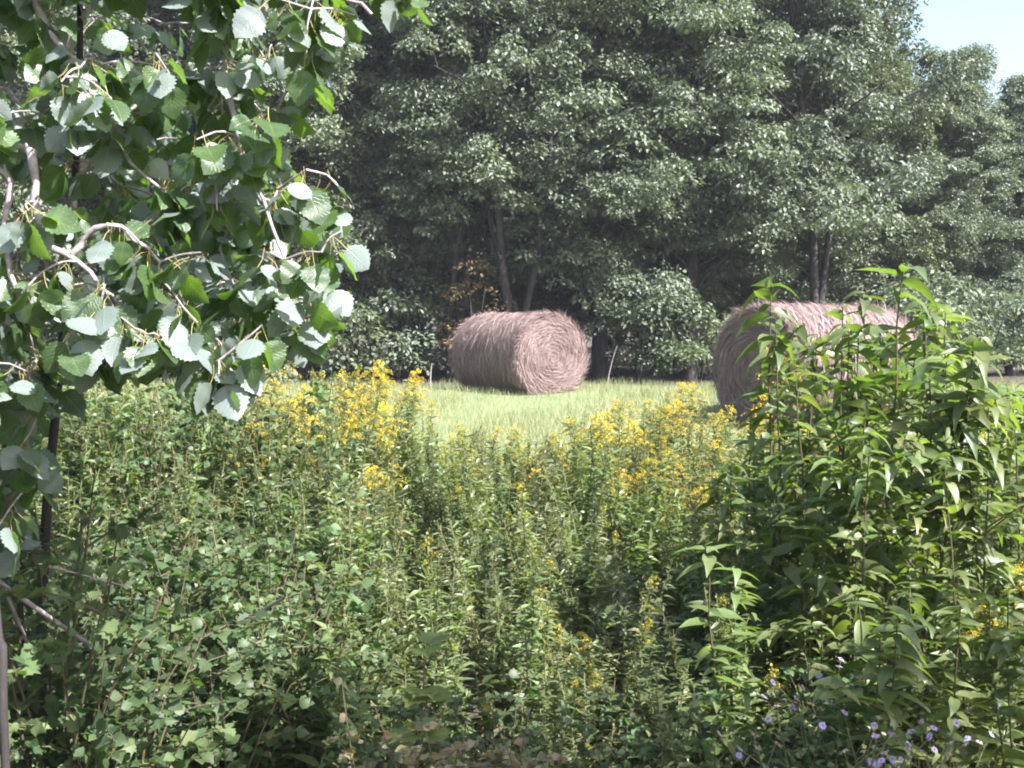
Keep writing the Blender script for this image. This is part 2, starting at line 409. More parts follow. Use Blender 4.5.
def make_tree(name, seed, H, R, low, nl, leafn, mat, bark, lean=.2, forks=1, leaf=.095, clr=1.0, openness=0.0, trk=.013):
    global rng
    keep = rng; rng = np.random.default_rng(seed)
    root = empty(name)
    w = MB(); c = MB()
    stems = []
    for f in range(forks):
        k = 9; t = np.linspace(0, 1, k)
        a = rng.uniform(0, 6.28)
        sp = (0 if forks == 1 else .9) * H * .13
        px = np.cumsum(rng.normal(0, .07, k)) + lean * t * rng.normal(0, 1) + sp * np.cos(a) * np.clip(t - .12, 0, 1) ** .8
        py = np.cumsum(rng.normal(0, .07, k)) + lean * t * rng.normal(0, 1) + sp * np.sin(a) * np.clip(t - .12, 0, 1) ** .8
        px -= px[0]; py -= py[0]
        P = np.stack([px, py, t * H * .96 - .15], -1)
        r0 = trk * H * (1 if f == 0 else .75)
        w.tube(P, r0 * (1 - t) ** .8 + .018, 8)
        stems.append(P)
    for i in range(nl):
        u = (i + rng.uniform(.0, 1)) / nl
        h = low + (H * .93 - low) * u ** .95
        P = stems[i % forks]
        base = np.array([np.interp(h, P[:, 2], P[:, j]) for j in range(3)])
        az = i * 2.399 + rng.normal(0, .35)
        prof = (.55 + .45 * math.sin(math.pi * min(1, (u + .15)) ** .9)) * (1 - .62 * u ** 3)
        Ln = R * prof * rng.uniform(.72, 1.12)
        el = math.radians(22 + 46 * u + rng.normal(0, 12))
        dirh = np.array([math.cos(az), math.sin(az), 0])
        k = 6; t = np.linspace(0, 1, k)
        pts = base + dirh * (Ln * math.cos(el) * t)[:, None] + np.array([0, 0, 1]) * (Ln * math.sin(el) * t - .22 * Ln * t ** 2.2)[:, None] + np.cumsum(rng.normal(0, .05, (k, 3)), 0) * (t[:, None] > 0)
        rr = .008 + .03 * Ln / R * (1 - u * .6)
        w.tube(pts, rr * (1 - t * .85) + .006, 5)
        side = np.array([-dirh[1], dirh[0], 0])
        fr = [1.0, .8, .55] + ([.3] if Ln > .5 * R else [])
        for q, f in enumerate(fr):
            if rng.random() < openness: continue
            cp = np.array([np.interp(f, t, pts[:, j]) for j in range(3)])
            e = cp + side * (0 if q == 0 else rng.choice([-1, 1]) * rng.uniform(.2, .55)) * Ln * .7 + np.array([0, 0, rng.uniform(-.45, .5)])
            w.tube([cp - .1 * dirh, (cp + e) / 2 + [0, 0, -.03], e], [.014, .01, .006], 4)
            lobe(c, e, clr * rng.uniform(.38, .95) * (1 - .2 * u) * (1 if q == 0 else .85), leafn, leaf)
    for P in stems:
        lobe(c, P[-1], .8, leafn, leaf)
    w.build('trunk', bark, root)
    c.build('crown', mat, root)
    rng = keep
    return root


PROTO = {
    'a': make_tree('oak_tree', 1, 11, 3.4, 1.3, 58, 44, M['oak'], M['bark']),
    'b': make_tree('oak_tree', 2, 12, 3.1, 1.5, 60, 44, M['oak'], M['bark']),
    'c': make_tree('oak_tree', 3, 12, 3.4, 1.8, 60, 42, M['oak_yellow'], M['bark'], forks=2),
    'd': make_tree('maple_tree', 4, 12, 3.0, 1.9, 60, 42, M['oak_dark'], M['bark'], forks=3),
    'f': make_tree('maple_tree', 6, 11, 2.5, 3.1, 40, 40, M['oak'], M['bark'], forks=3, leaf=.095, openness=.15, trk=.0075, clr=.85),
    'e': make_tree('cherry_tree', 5, 11.5, 3.2, 3.4, 48, 34, M['oak_dark'], M['bark'], forks=2, leaf=.11, openness=.24, trk=.0085, clr=.85),
}
used = set()
ROW = 'trees of the wood edge behind the hay bales'
BACK = 'trees standing deeper in the wood'


def plant(root, used_key, X, Y, rz, sc, label, cat, group):
    o = root if used_key not in used else copy_tree(root)
    used.add(used_key)
    o.location = (X, Y, float(ground_z(X, Y))); o.rotation_euler = (0, 0, rz); o.scale = (sc, sc, sc * 1.0)
    for key in ('label', 'category', 'group'):
        if key in o: del o[key]
    tag(o, label, cat, group)
    return o


front = [
    ('a', -40, 22.5, .3, 1.0, 'leafy oak at the far left, its boughs hidden behind the pale aspen branch'),
    ('c', 85, 23.5, 1.3, 1.0, 'light green oak showing only in gaps between the hanging aspen leaves'),
    ('b', 195, 23, 2.2, .98, 'oak behind the middle of the aspen foliage, left of the low bushes'),
    ('a', 305, 22.5, 4.1, 1.0, 'broad oak with layered low boughs, first one clear of the aspen leaves'),
    ('c', 395, 24.5, .4, 1.02, 'yellowish green oak between the aspen tip and the left hay bale'),
    ('d', 492, 25, 3.4, 1.05, 'dark maple behind the slim trunks over the left hay bale'),
    ('b', 600, 22.8, 5.0, 1.02, 'tall dense oak just right of the left hay bale, boughs in grey green tiers'),
    ('b', 455, 23.6, 0.2, .95, 'oak with grey green boughs hanging above the left end of the left hay bale'),
    ('f', 518, 21.3, 0.4, .95, 'slim open tree with several thin dark trunks just behind the left hay bale'),
    ('a', 352, 24.0, 2.6, 1.0, 'full crowned oak above the pale feathery bush beside the aspen tip'),
    ('d', 556, 23.4, 1.1, 1.0, 'dark maple rising above the right end of the left hay bale'),
    ('c', 648, 24.2, 2.0, 1.0, 'light green oak above the leaning dry stalk'),
    ('f', 450, 22.0, 2.4, .9, 'slim maple whose bare trunks show above the left end of the left hay bale'),
    ('b', 718, 25.5, 5.2, .98, 'tall oak filling the gap left of the open crowned tree'),
    ('c', 340, 26.5, 1.9, 1.12, 'tall light green oak rising just right of the aspen top'),
    ('a', 745, 24.5, 3.8, .80, 'oak left of the open crowned tree, above the right hay bale\'s dark end'),
    ('a', 690, 22.2, 1.0, .98, 'oak with sweeping low tiers of leaves midway between the two hay bales'),
    ('e', 818, 22.5, 5.1, .92, 'open crowned tree with thin forked dark trunk above the right hay bale'),
    ('c', 885, 25.5, 3.0, .76, 'oak at the right whose sloping crown meets the white sky'),
    ('b', 962, 24.5, 2.7, .60, 'lower rounded oak below the bright patch of sky'),
    ('b', 1012, 25.0, 4.4, .56, 'small oak between the lower rounded oak and the right picture edge'),
    ('a', 1050, 25.5, .7, .62, 'short oak at the right picture edge under the open sky'),
]
for key, px, Yd, rz, sc, lab in front:
    r = PROTO[key]; cat = r.name.split('.')[0].replace('_', ' ')
    plant(r, key, (px - 512) / F * Yd, Yd, rz, sc, lab, cat, ROW)
back = [
    ('b', -30, 29, 1, 1.05), ('d', 110, 30, 2, 1.05), ('a', 230, 29, 3, 1.1), ('b', 350, 30, 4, 1.1), ('a', 450, 31, 5, 1.12), ('c', 560, 30, 0.5, 1.12),
    ('d', 650, 29, 1.5, 1.08), ('a', 715, 32, 2.5, .62), ('d', 815, 33, 3.5, .62), ('b', 890, 31, 4.5, .66), ('a', 960, 31, 5.5, .62), ('c', 1050, 32, .2, .6),
    ('a', 40, 37, .9, 1.1), ('c', 180, 38, 1.9, 1.15), ('a', 300, 37, 2.9, 1.15), ('d', 420, 38, 3.9, 1.2), ('b', 520, 37, 4.9, 1.15), ('a', 620, 38, 5.9, 1.15),
    ('c', 690, 40, .7, .75), ('b', 790, 40, 1.7, .62), ('a', 880, 38, 2.7, .66), ('d', 980, 38, 3.7, .62), ('b', 1070, 38, 4.7, .66)]
for key, px, Yd, rz, sc in back:
    r = PROTO[key]; cat = r.name.split('.')[0].replace('_', ' ')
    if px < 330: lab = 'tree deeper in the wood, glimpsed behind the aspen foliage'
    elif px < 640: lab = 'tall tree deeper in the wood, filling gaps behind the left hay bale\'s oaks'
    elif px < 850: lab = 'tree deeper in the wood behind the open crowned forked tree'
    else: lab = 'low tree deeper in the wood under the right hand sky'
    plant(r, key, (px - 512) / F * Yd, Yd, rz, sc, lab, cat, BACK + (' left' if px < 330 else ' centre' if px < 640 else ' right' if px < 850 else ' far right'))

# unseen tree added beside the camera so its crown shades the foreground
plant(PROTO['e'], 'e', 4.1, 0.0, 4.0, .48, 'unseen young tree added out of view at right to shade the foreground', 'tree', None)

# far mass of the wood, too dense to tell single trees apart
g = MB()
for i in range(430):
    px = rng.uniform(-350, 1400); Yd = rng.uniform(43, 52)
    hmax = 8.5 if px < 760 else 5.5
    x = (px - 512) / F * Yd; z = rng.uniform(-.9, hmax)
    clump(g, RHOMB, np.array([x, Yd, z + 1]), 1.9, 1.2, 130, .36)
tag(g.build('distant_wood', M['oak_dark']), kind='stuff', label='dark far mass of the wood seen between the trunks', cat='wood')


# saplings and bushes along the wood edge
def make_sapling(name, seed, H, R, mat, leaf=.11, n=15, per=75):
    global rng
    keep = rng; rng = np.random.default_rng(seed)
    root = empty(name); w = MB(); c = MB()
    for s_ in range(3):
        a = rng.uniform(0, 6.28); t = np.linspace(0, 1, 5)
        P = np.stack([R * .4 * np.cos(a) * t ** 1.5, R * .4 * np.sin(a) * t ** 1.5, H * .92 * t - .05], -1)
        w.tube(P, .02 * (1 - t) + .006, 5)
        for i in range(n // 3):
            f = rng.uniform(.2, 1); p = np.array([np.interp(f, t, P[:, j]) for j in range(3)])
            az = rng.uniform(0, 6.28); L_ = R * (1.05 - .55 * f) * rng.uniform(.4, 1)
            e = p + np.array([math.cos(az) * L_, math.sin(az) * L_, rng.uniform(-.05, .25)])
            w.tube([p, (p + e) / 2 + [0, 0, .04], e], [.008, .006, .004], 4)
            clump(c, OAKL, e, R * rng.uniform(.3, .5), R * .25, per, leaf)
    w.build('stem', M['bark_shaded'], root); c.build('foliage', mat, root)
    rng = keep
    return root


sap = [make_sapling('wood_edge_bush', 21, 1.9, 1.1, M['oak']), make_sapling('wood_edge_bush', 22, 1.5, .95, M['oak_yellow'])]
redsap = make_sapling('red_leaved_sapling', 23, 2.6, .8, M['red'], .1, 12, 45)
X = (474 - 512) / F * 21
redsap.location = (X, 21, float(ground_z(X, 21)))
tag(redsap, 'small sapling with rusty red and orange leaves behind left hay bale', 'sapling')
bl = [(345, 20.6, 1, 'pale feathery bush beside the aspen tip, left of the left hay bale'), (255, 20.8, 0, 'bush at the wood edge behind the lowest aspen leaves'),
      (150, 20.5, 1, 'wood edge bush peeping between aspen leaves and goldenrod'), (40, 20.6, 0, 'wood edge bush far left behind the dark aspen trunk'),
      (398, 21.6, 0, 'dark bush left of the left hay bale behind the white seed stalk'), (640, 20.8, 0, 'bush at the wood edge right of the leaning dry stalk'),
      (700, 20.4, 1, 'greyish bush touching the left side of the right hay bale'), (930, 20.4, 0, 'bush on the right edge of the right hay bale'),
      (985, 20.5, 1, 'light bush at the foot of the lower rounded oak'), (1045, 20.3, 0, 'bush by the right picture edge under the short oak')]
for i, (px, Yd, k, lab) in enumerate(bl):
    o = sap[k] if k not in used else copy_tree(sap[k]); used.add(k)
    x = (px - 512) / F * Yd
    o.location = (x, Yd, float(ground_z(x, Yd))); o.rotation_euler = (0, 0, i * 1.3); s_ = .85 + .25 * random.random(); o.scale = (s_, s_, s_)
    tag(o, lab, 'bush', 'bushes along the wood edge')


for i in range(30):
    k = i % 2; o = copy_tree(sap[k]); px = -60 + i * 39 + rng.uniform(-15, 15); Yd = rng.uniform(22.5, 28)
    x = (px - 512) / F * Yd; o.location = (x, Yd, float(ground_z(x, Yd))); o.rotation_euler = (0, 0, i * 2.1); s_ = rng.uniform(.9, 1.25); o.scale = (s_, s_, s_)
    where = 'left of the left hay bale' if px < 450 else 'between the two hay bales' if px < 720 else 'at the right hay bale and beyond'
    tag(o, 'shaded bush under the trees ' + where, 'bush', 'shaded bushes under the trees ' + where)

# ------------------------------------------------------------------ hay bales
def make_bale(seed, wind=.55):
    r_ = np.random.default_rng(seed)
    D = 1.34; R = D / 2; Lb = 1.72
    root = empty('hay_bale')

    def prof(a, rad):   # cross-section that sags on the ground
        x = rad * 1.06 * np.cos(a); z = rad * np.sin(a)
        z = np.where(z < -.82 * rad, -.82 * rad - .25 * (-z - .82 * rad), z)
        return x, z + R * .86
    side = MB(); na = 72; nl = 22
    A = np.linspace(0, 2 * math.pi, na, endpoint=False); Yl = np.linspace(-Lb / 2, Lb / 2, nl)
    AA, YY = np.meshgrid(A, Yl)
    rad = R * (1 + .012 * np.sin(YY * 23) + .02 * np.sin(AA * 3 + YY * 2) + r_.normal(0, .007, AA.shape))
    e = np.clip((np.abs(YY) - (Lb / 2 - .12)) / .12, 0, 1); rad = rad * (1 - .07 * e ** 2)
    px, pz = prof(AA, rad)
    ii = np.arange(nl - 1)[:, None] * na; jj = np.arange(na)[None]; j2 = (jj + 1) % na
    side.add(np.stack([px, YY, pz], -1).reshape(-1, 3), np.stack([ii + jj, ii + j2, ii + na + j2, ii + na + jj], -1).reshape(-1, 4), 0, None, True)
    n = 21000
    a = r_.uniform(0, 2 * math.pi, n); yy = r_.uniform(-Lb / 2, Lb / 2, n)
    ee = np.clip((np.abs(yy) - (Lb / 2 - .12)) / .12, 0, 1)
    x, z = prof(a, R * (1.0 - .07 * ee ** 2) * (1 + .02 * np.sin(a * 3 + yy * 2)) + r_.uniform(-.004, .014, n))
    nn = np.stack([np.cos(a), np.zeros(n), np.sin(a)], -1)
    sgn = r_.choice([-1, 1], n)
    d = np.stack([-np.sin(a) * sgn, r_.normal(0, .33, n), np.cos(a) * sgn], -1) + nn * r_.normal(.0, .075, n)[:, None]
    T = template([(-.014, 0, 0), (.014, 0, 0), (.013, .5, .02), (-.013, .5, .02), (0, 1, -.1)], q=[(0, 1, 2, 3)], t=[(3, 2, 4)])
    side.scatter(T, np.stack([x, yy, z], -1), d, nn + r_.normal(0, .35, (n, 3)), r_.uniform(.1, .34, n), r_.uniform(.6, 1.2, n))
    side.build('roll', [M['hay'], M['hay']], root).data.materials[0] = M['hay']
    so = root.children[0]; so.data.materials.clear()
    so.data.materials.append(M['hay']); so.data.materials.append(M['hay_strand'])
    # strand faces use the second slot
    mi = np.ones(len(so.data.polygons), int); mi[:(nl - 1) * na] = 0
    so.data.polygons.foreach_set('material_index', mi)
    for sg in (-1, 1):
        f = MB(); nr = 12
        fr = np.linspace(0, .955, nr)
        FR, FA = np.meshgrid(fr, A, indexing='ij')
        x, z = prof(FA, R * .95 * FR)
        dome = sg * (Lb / 2 + .05 * (1 - FR ** 2) - .012 + .012 * np.sin(FR * 42 + FA))
        ii = np.arange(nr - 1)[:, None] * na
        f.add(np.stack([x, dome, z], -1).reshape(-1, 3), np.stack([ii + jj, ii + j2, ii + na + j2, ii + na + jj], -1).reshape(-1, 4), 0, None, True)
        n = 11000
        q = np.sqrt(r_.uniform(.0008, .96, n)); a = r_.uniform(0, 2 * math.pi, n)
        # wound in a spiral: strands bunch along the turns
        turn = (q * 11 - a / (2 * math.pi)) % 1
        q = q - (turn - .5) * wind / 11 + r_.normal(0, .006, n)
        q = np.clip(q, .01, .97)
        x, z = prof(a, R * .97 * q)
        yv = sg * (Lb / 2 + .05 * (1 - q ** 2) + r_.uniform(-.004, .03, n) + .01 * np.cos(turn * 6.28) + .015 * np.sin(a * 5 + q * 9))
        d = np.stack([-np.sin(a), r_.normal(0, .12, n) + .05 * sg, np.cos(a)], -1) + np.stack([np.cos(a), 0 * a, np.sin(a)], -1) * r_.normal(0, .26, n)[:, None]
        f.scatter(T, np.stack([x, yv, z], -1), d, np.stack([0 * a, np.full(n, sg * 1.0), 0 * a], -1) + r_.normal(0, .45, (n, 3)), r_.uniform(.05, .06 + .24 * q), r_.uniform(.6, 1.2, n))
        # frayed rim
        n = 1500; a = r_.uniform(0, 6.283, n); x, z = prof(a, R * .95)
        d = np.stack([np.cos(a) * .5 - np.sin(a), np.full(n, sg * .35), np.sin(a) * .5 + np.cos(a)], -1) + r_.normal(0, .4, (n, 3))
        f.scatter(T, np.stack([x, np.full(n, sg * Lb / 2), z], -1), d, r_.normal(0, 1, (n, 3)), r_.uniform(.06, .2, n))
        fo = f.build('end_face', [M['hay'], M['hay_strand']], root)
        mi = np.ones(len(fo.data.polygons), int); mi[:(nr - 1) * na] = 0
        fo.data.polygons.foreach_set('material_index', mi)
    return root


def put_bale(o, px, Yd, rz, dz, lab, sc=1.0):
    o.scale = (sc, sc, sc)
    x = (px - 512) / F * Yd
    o.location = (x, Yd, float(ground_z(x, Yd)) + dz); o.rotation_euler = (0, 0, rz)
    tag(o, lab, 'hay bale', 'round hay bales in the meadow')


put_bale(make_bale(5), 518, 17.8, math.radians(37), 0, 'round hay bale with its spiral end turned to the viewer, open on the grass')
put_bale(make_bale(6, .12), 817, 13.7, math.radians(-61), 0, 'round hay bale on the right, half hidden by tall leafy weeds', 1.12)


# ------------------------------------------------------------------ aspens
def make_aspen(root_name, label, trunk, branches, clusters, depth_seed, bark, trunk_r):
    """trunk and branches are point lists; every leaf cluster grows a twig from the nearest wood"""
    r_ = np.random.default_rng(depth_seed)
    base = np.array(trunk[0]); root = empty(root_name, base)
    tag(root, label, 'aspen tree')
    nodes = []; par = []; own = []
    tr = resample(np.array(trunk), 30)
    t = MB(); t.tube(tr - base, np.linspace(trunk_r, trunk_r * .45, len(tr)), 10)
    t.build('trunk', bark, root)
    wood = []; leaves = []
    for bi, (pts, r0, r1) in enumerate(branches):
        P = resample(np.array(pts), 14); P[1:-1] += r_.normal(0, .004, P[1:-1].shape)
        m = MB(); m.tube(P - base, np.linspace(r0, r1, len(P)) * (1 + .14 * r_.normal(0, 1, len(P))), 8)
        for p, rr in zip(P[2::3], np.linspace(r0, r1, len(P))[2::3]):   # bud scars
            q = p - base + r_.normal(0, .3, 3) * rr; dd = norm(r_.normal(0, 1, 3))
            m.tube([q, q + dd * rr * 1.9], [rr * .55, rr * .3], 5)
        wood.append(m); leaves.append(MB())
        for p in P[3:]: nodes.append(p); own.append(bi)
    nodes = list(nodes)
    todo = [np.array(c) for c in clusters]
    while todo:
        NA = np.array(nodes); TA = np.array(todo)
        D = np.linalg.norm(TA[:, None] - NA[None], axis=2)
        q = np.unravel_index(D.argmin(), D.shape)
        c = todo.pop(q[0]); n0 = NA[q[1]]; bi = own[q[1]]
        dl = D[q]
        mid = (c + n0) / 2 + np.array([0, 0, .10 * dl]) + r_.normal(0, .06 * dl, 3)
        path = resample(np.array([n0, mid, c]), 6)
        rr = .0026 + .004 * min(1, dl)
        wood[bi].tube(path - base, np.linspace(rr, .0018, len(path)), 5)
        for p in path[2:]: nodes.append(p); own.append(bi)
        n = int(r_.integers(5, 9))
        tt = r_.uniform(.35, 1, n)
        pos = np.array([[np.interp(u, np.linspace(0, 1, len(path)), path[:, j]) for j in range(3)] for u in tt])
        az = r_.uniform(0, 6.283, n)
        out = np.stack([np.cos(az), np.sin(az), np.zeros(n)], -1)
        d = out * r_.uniform(.15, 1.0, n)[:, None] + np.array([0, 0, -1]) * r_.uniform(.35, 1.1, n)[:, None]
        d = norm(d)
        az2 = r_.uniform(0, 6.283, n)
        nn = np.stack([np.cos(az2), np.sin(az2), r_.uniform(.0, 1.0, n)], -1) + out * .5 + np.array([.15, -.2, .25])
        nn = nn * np.where(r_.random(n) < .48, -1.0, 1.0)[:, None]
        sz = r_.uniform(.046, .080, n)
        pos = pos + d * (sz * .55)[:, None]
        k = r_.integers(0, len(ASPEN), n)
        for ti in range(len(ASPEN)):
            s_ = k == ti
            leaves[bi].scatter(ASPEN[ti], pos[s_] - base, d[s_], nn[s_], sz[s_])
    for w, l in zip(wood, leaves):
        b = w.build('branch', M['aspen_bark'], root)
        if l.n: l.build('leaves', [M['aspen'], M['petiole']], b)
    return root


def resample(P, n):
    """smooth curve through P (Catmull-Rom)"""
    P = np.asarray(P, float)
    if len(P) == 2: return P[0] + (P[1] - P[0]) * np.linspace(0, 1, n)[:, None]
    Q = np.vstack([2 * P[0] - P[1], P, 2 * P[-1] - P[-2]])
    u = np.linspace(0, len(P) - 1 - 1e-6, n); k = u.astype(int); f = (u - k)[:, None]
    p0, p1, p2, p3 = Q[k], Q[k + 1], Q[k + 2], Q[k + 3]
    return .5 * (2 * p1 + (p2 - p0) * f + (2 * p0 - 5 * p1 + 4 * p2 - p3) * f ** 2 + (3 * p1 - p0 - 3 * p2 + p3) * f ** 3)


def inside(poly, x, y):
    c = False; n = len(poly); j = n - 1
    for i in range(n):
        xi, yi = poly[i]; xj, yj = poly[j]
        if (yi > y) != (yj > y) and x < (xj - xi) * (y - yi) / (yj - yi) + xi: c = not c
        j = i
    return c


MASS = [(-260, -260), (460, -260), (440, -20), (425, 18), (395, -8), (366, 20), (345, 60), (318, 60), (298, 100), (285, 145), (300, 165), (338, 182), (362, 200),
        (338, 255), (320, 285), (315, 325), (285, 348), (240, 335), (224, 385), (190, 368), (130, 345), (112, 372), (72, 340), (55, 400), (15, 470), (-40, 520), (-260, 520)]
cl_near, cl_far = [], []
rr_ = np.random.default_rng(77)
while len(cl_near) < 520:
    x, y = rr_.uniform(-260, 460), rr_.uniform(-260, 520)
    if inside(MASS, x, y) and not (x < 115 and 130 < y < 275 and rr_.random() < .55): cl_near.append(at(x, y, rr_.uniform(2.15, 2.7)))
while len(cl_far) < 420:
    x, y = rr_.uniform(-260, 440), rr_.uniform(-260, 500)
    if inside(MASS, x + 12, y + 10): cl_far.append(at(x, y, rr_.uniform(2.8, 3.7)))
for _ in range(26): cl_near.append(at(rr_.uniform(-60, 40), rr_.uniform(350, 545), rr_.uniform(2.3, 2.8)))
for x, y in ((215, 362), (232, 372), (222, 345), (182, 352), (150, 345), (318, 318), (300, 298), (328, 268), (262, 325), (340, 232), (90, 352), (28, 372)): cl_near.append(at(x, y, rr_.uniform(2.2, 2.45)))
tA = at(-190, 400, 2.35)
trunkA = [(tA[0] - .1, tA[1], -.1), (tA[0] - .03, tA[1], 1.0), at(-175, 240, 2.35), at(-150, 0, 2.4), at(-130, -260, 2.45)]
brA = [
    ([at(-172, 215, 2.35), at(-80, 225, 2.33), at(0, 232, 2.3), at(40, 243, 2.3), at(75, 256, 2.3), at(100, 285, 2.28), at(120, 305, 2.27)], .0130, .004),
    ([at(-160, 110, 2.38), at(-70, 120, 2.34), at(0, 136, 2.3), at(20, 147, 2.3), at(34, 160, 2.28), at(37, 200, 2.28), at(38, 242, 2.29)], .0115, .008),
    ([at(-172, 190, 2.36), at(-60, 160, 2.34), at(0, 170, 2.32), at(8, 192, 2.32), at(8, 240, 2.33), at(18, 292, 2.34), at(26, 330, 2.35)], .010, .004),
    ([at(72, 254, 2.3), at(95, 230, 2.29), at(118, 227, 2.28), at(135, 240, 2.26), at(160, 262, 2.25)], .0075, .003),
    ([at(-140, -130, 2.42), at(-30, -90, 2.4), at(35, 0, 2.36), at(45, 28, 2.36), at(75, 62, 2.36), at(90, 85, 2.38), at(108, 130, 2.4), at(135, 165, 2.4), at(165, 192, 2.4)], .011, .003),
    ([at(-135, -230, 2.44), at(60, -200, 2.4), at(180, -120, 2.35), at(225, 0, 2.3), at(231, 95, 2.3), at(236, 132, 2.3), at(250, 175, 2.3), at(266, 206, 2.28), at(285, 260, 2.26)], .0105, .003),
    ([at(-132, -250, 2.45), at(100, -240, 2.5), at(260, -130, 2.5), at(330, -20, 2.45), at(372, 15, 2.4)], .0105, .003),
]
make_aspen('aspen_tree', 'near aspen reaching in from the left with pale pinkish branches and hanging toothed leaves', trunkA, brA, cl_near, 31, M['aspen_bark'], .045)
tB = at(38, 760, 3.0)
trunkB = [(tB[0] - .03, tB[1] + .05, -.1), at(42, 640, 3.05), at(46, 520, 3.05), at(55, 420, 3.05), at(62, 340, 3.05), at(75, 180, 3.1), at(80, 0, 3.1), at(70, -260, 3.15)]
brB = [
    ([at(50, 480, 3.05), at(30, 440, 2.9), at(0, 420, 2.8)], .006, .003),
    ([at(66, 300, 3.05), at(110, 250, 3.1), at(170, 220, 3.1), at(230, 210, 3.15), at(270, 240, 3.2)], .010, .003),
    ([at(75, 180, 3.1), at(130, 110, 3.2), at(210, 70, 3.3), at(280, 60, 3.35), at(330, 70, 3.4)], .011, .003),
    ([at(80, 20, 3.1), at(150, -60, 3.2), at(250, -100, 3.2), at(350, -80, 3.2), at(400, -30, 3.1)], .011, .003),
    ([at(58, 400, 3.05), at(20, 370, 2.95), at(-30, 380, 2.9)], .008, .003),
    ([at(76, 160, 3.1), at(0, 90, 3.2), at(-90, 60, 3.3)], .010, .004),
]
make_aspen('aspen_tree', 'slender aspen with a dark upright trunk standing among the bushes at left', trunkB, brB, cl_far, 32, M['bark_shaded'], .016)


# ------------------------------------------------------------------ goldenrod
def weed_stem(r_, H, lean, az, n=8):
    t = np.linspace(0, 1, n)
    P = np.stack([np.cos(az) * lean * t ** 1.6, np.sin(az) * lean * t ** 1.6, H * t], -1)
    P[1:, :2] += np.cumsum(r_.normal(0, .006, (n - 1, 2)), 0)
    return t, P


def along(t, P, u): return np.stack([np.interp(u, t, P[:, j]) for j in range(3)], -1)


def stem_leaves(r_, T, t, P, u, L0, taper, up, wid=1.0, tilt=.42):
    n = len(u); pos = along(t, P, u)
    az = np.arange(n) * 2.399 + r_.normal(0, .4, n)
    out = np.stack([np.cos(az), np.sin(az), np.zeros(n)], -1)
    e = up + r_.normal(0, .22 + .3 * (tilt - .42), n)
    d = out * np.cos(e)[:, None] + np.array([0, 0, 1]) * np.sin(e)[:, None]
    nn = np.array([0, 0, 1.0]) - out * .25 + r_.normal(0, tilt, (n, 3))
    sz = L0 * (1 - taper * u) * r_.uniform(.5, 1.25, n)
    k = r_.integers(0, len(T), n)
    m = MB()
    for ti in range(len(T)):
        s_ = k == ti
        m.scatter(T[ti], pos[s_], d[s_], nn[s_], sz[s_], wid)
    return m


def plume(r_, t, P, H, rich, spread):
    """arching one-sided sprays of tiny florets at the top of the stem"""
    m = MB(); nb = int(8 + 6 * rich); a0 = r_.uniform(0, 6.28)
    for b in range(nb):
        u = 1 - .17 * (b / nb) ** .9; p = along(t, P, np.array([u]))[0]
        az = a0 + b * 2.399 * .55 + r_.normal(0, .3); L_ = spread * (.35 + .75 * b / nb) * r_.uniform(.7, 1.15)
        q = np.linspace(0, 1, 5); out = np.array([math.cos(az), math.sin(az), 0])
        pts = p + out * (L_ * q)[:, None] + np.array([0, 0, 1]) * (L_ * (.62 * q - .72 * q ** 2))[:, None]
        m.tube(pts, np.linspace(.0018, .0009, 5), 3, 1)
        n = int(42 * rich + 10)
        f = r_.uniform(.25, 1, n); c = np.stack([np.interp(f, q, pts[:, j]) for j in range(3)], -1)
        c = c + r_.normal(0, .006, (n, 3)) + np.array([0, 0, .006])
        dd = r_.normal(0, 1, (n, 3)) + np.array([0, 0, .8])
        m.scatter(RHOMB[0], c, dd, r_.normal(0, 1, (n, 3)), r_.uniform(.005, .0098, n), 1.35)
    n = 20; c = P[-1] + r_.normal(0, .012, (n, 3)) + np.array([0, 0, .0])
    m.scatter(RHOMB[0], c, r_.normal(0, 1, (n, 3)) + np.array([0, 0, 1]), r_.normal(0, 1, (n, 3)), r_.uniform(.009, .018, n), 1.5)
    return m


def make_goldenrod(seed, H, nst, bloom, name='goldenrod', leafm='gold_leaf', ll=.115):
    r_ = np.random.default_rng(seed); root = empty(name)
    for s_ in range(nst):
        h = H * (1 if s_ == 0 else r_.uniform(.62, .98)); az = r_.uniform(0, 6.28)
        t, P = weed_stem(r_, h, r_.uniform(.04, .17) * h, az)
        P[:, :2] += r_.normal(0, .035, 2) * (s_ > 0) + r_.normal(0, .06, 2) * np.linspace(0, 1, len(t))[:, None] * (s_ > 0)
        m = MB(); m.tube(P, np.linspace(.0042, .002, len(t)), 5)
        st = m.build('stem', M['gold_stem'], root)
        n = int(58 * h)
        u = np.sort(r_.uniform(.18, .97, n))
        lv = stem_leaves(r_, LANCE, t, P, u, ll, .5, .45, 1.15)
        # small leaves in the axils thicken the upper half
        n2 = int(48 * h); u2 = np.sort(r_.uniform(.45, .96, n2))
        lv2 = stem_leaves(r_, LANCE, t, P, u2, .06, .3, .75, 1.0)
        for a_, b_ in (('v', 'v'), ('m', 'm'), ('uv', 'uv'), ('sm', 'sm')): getattr(lv, a_).extend(getattr(lv2, a_))
        lv.f.extend([f + lv.n for f in lv2.f]); lv.n += lv2.n
        lv.build('leaves', M[leafm], st)
        if bloom > 0 and (s_ == 0 or r_.random() < .75):
            full = bloom > .5
            plume(r_, t, P, h, bloom * r_.uniform(.7, 1.1), (.18 if full else .08) * r_.uniform(.8, 1.25)).build('flower_head', [M['gold_flower'] if full else M['gold_bud'], M['gold_stem']], st)
    return root


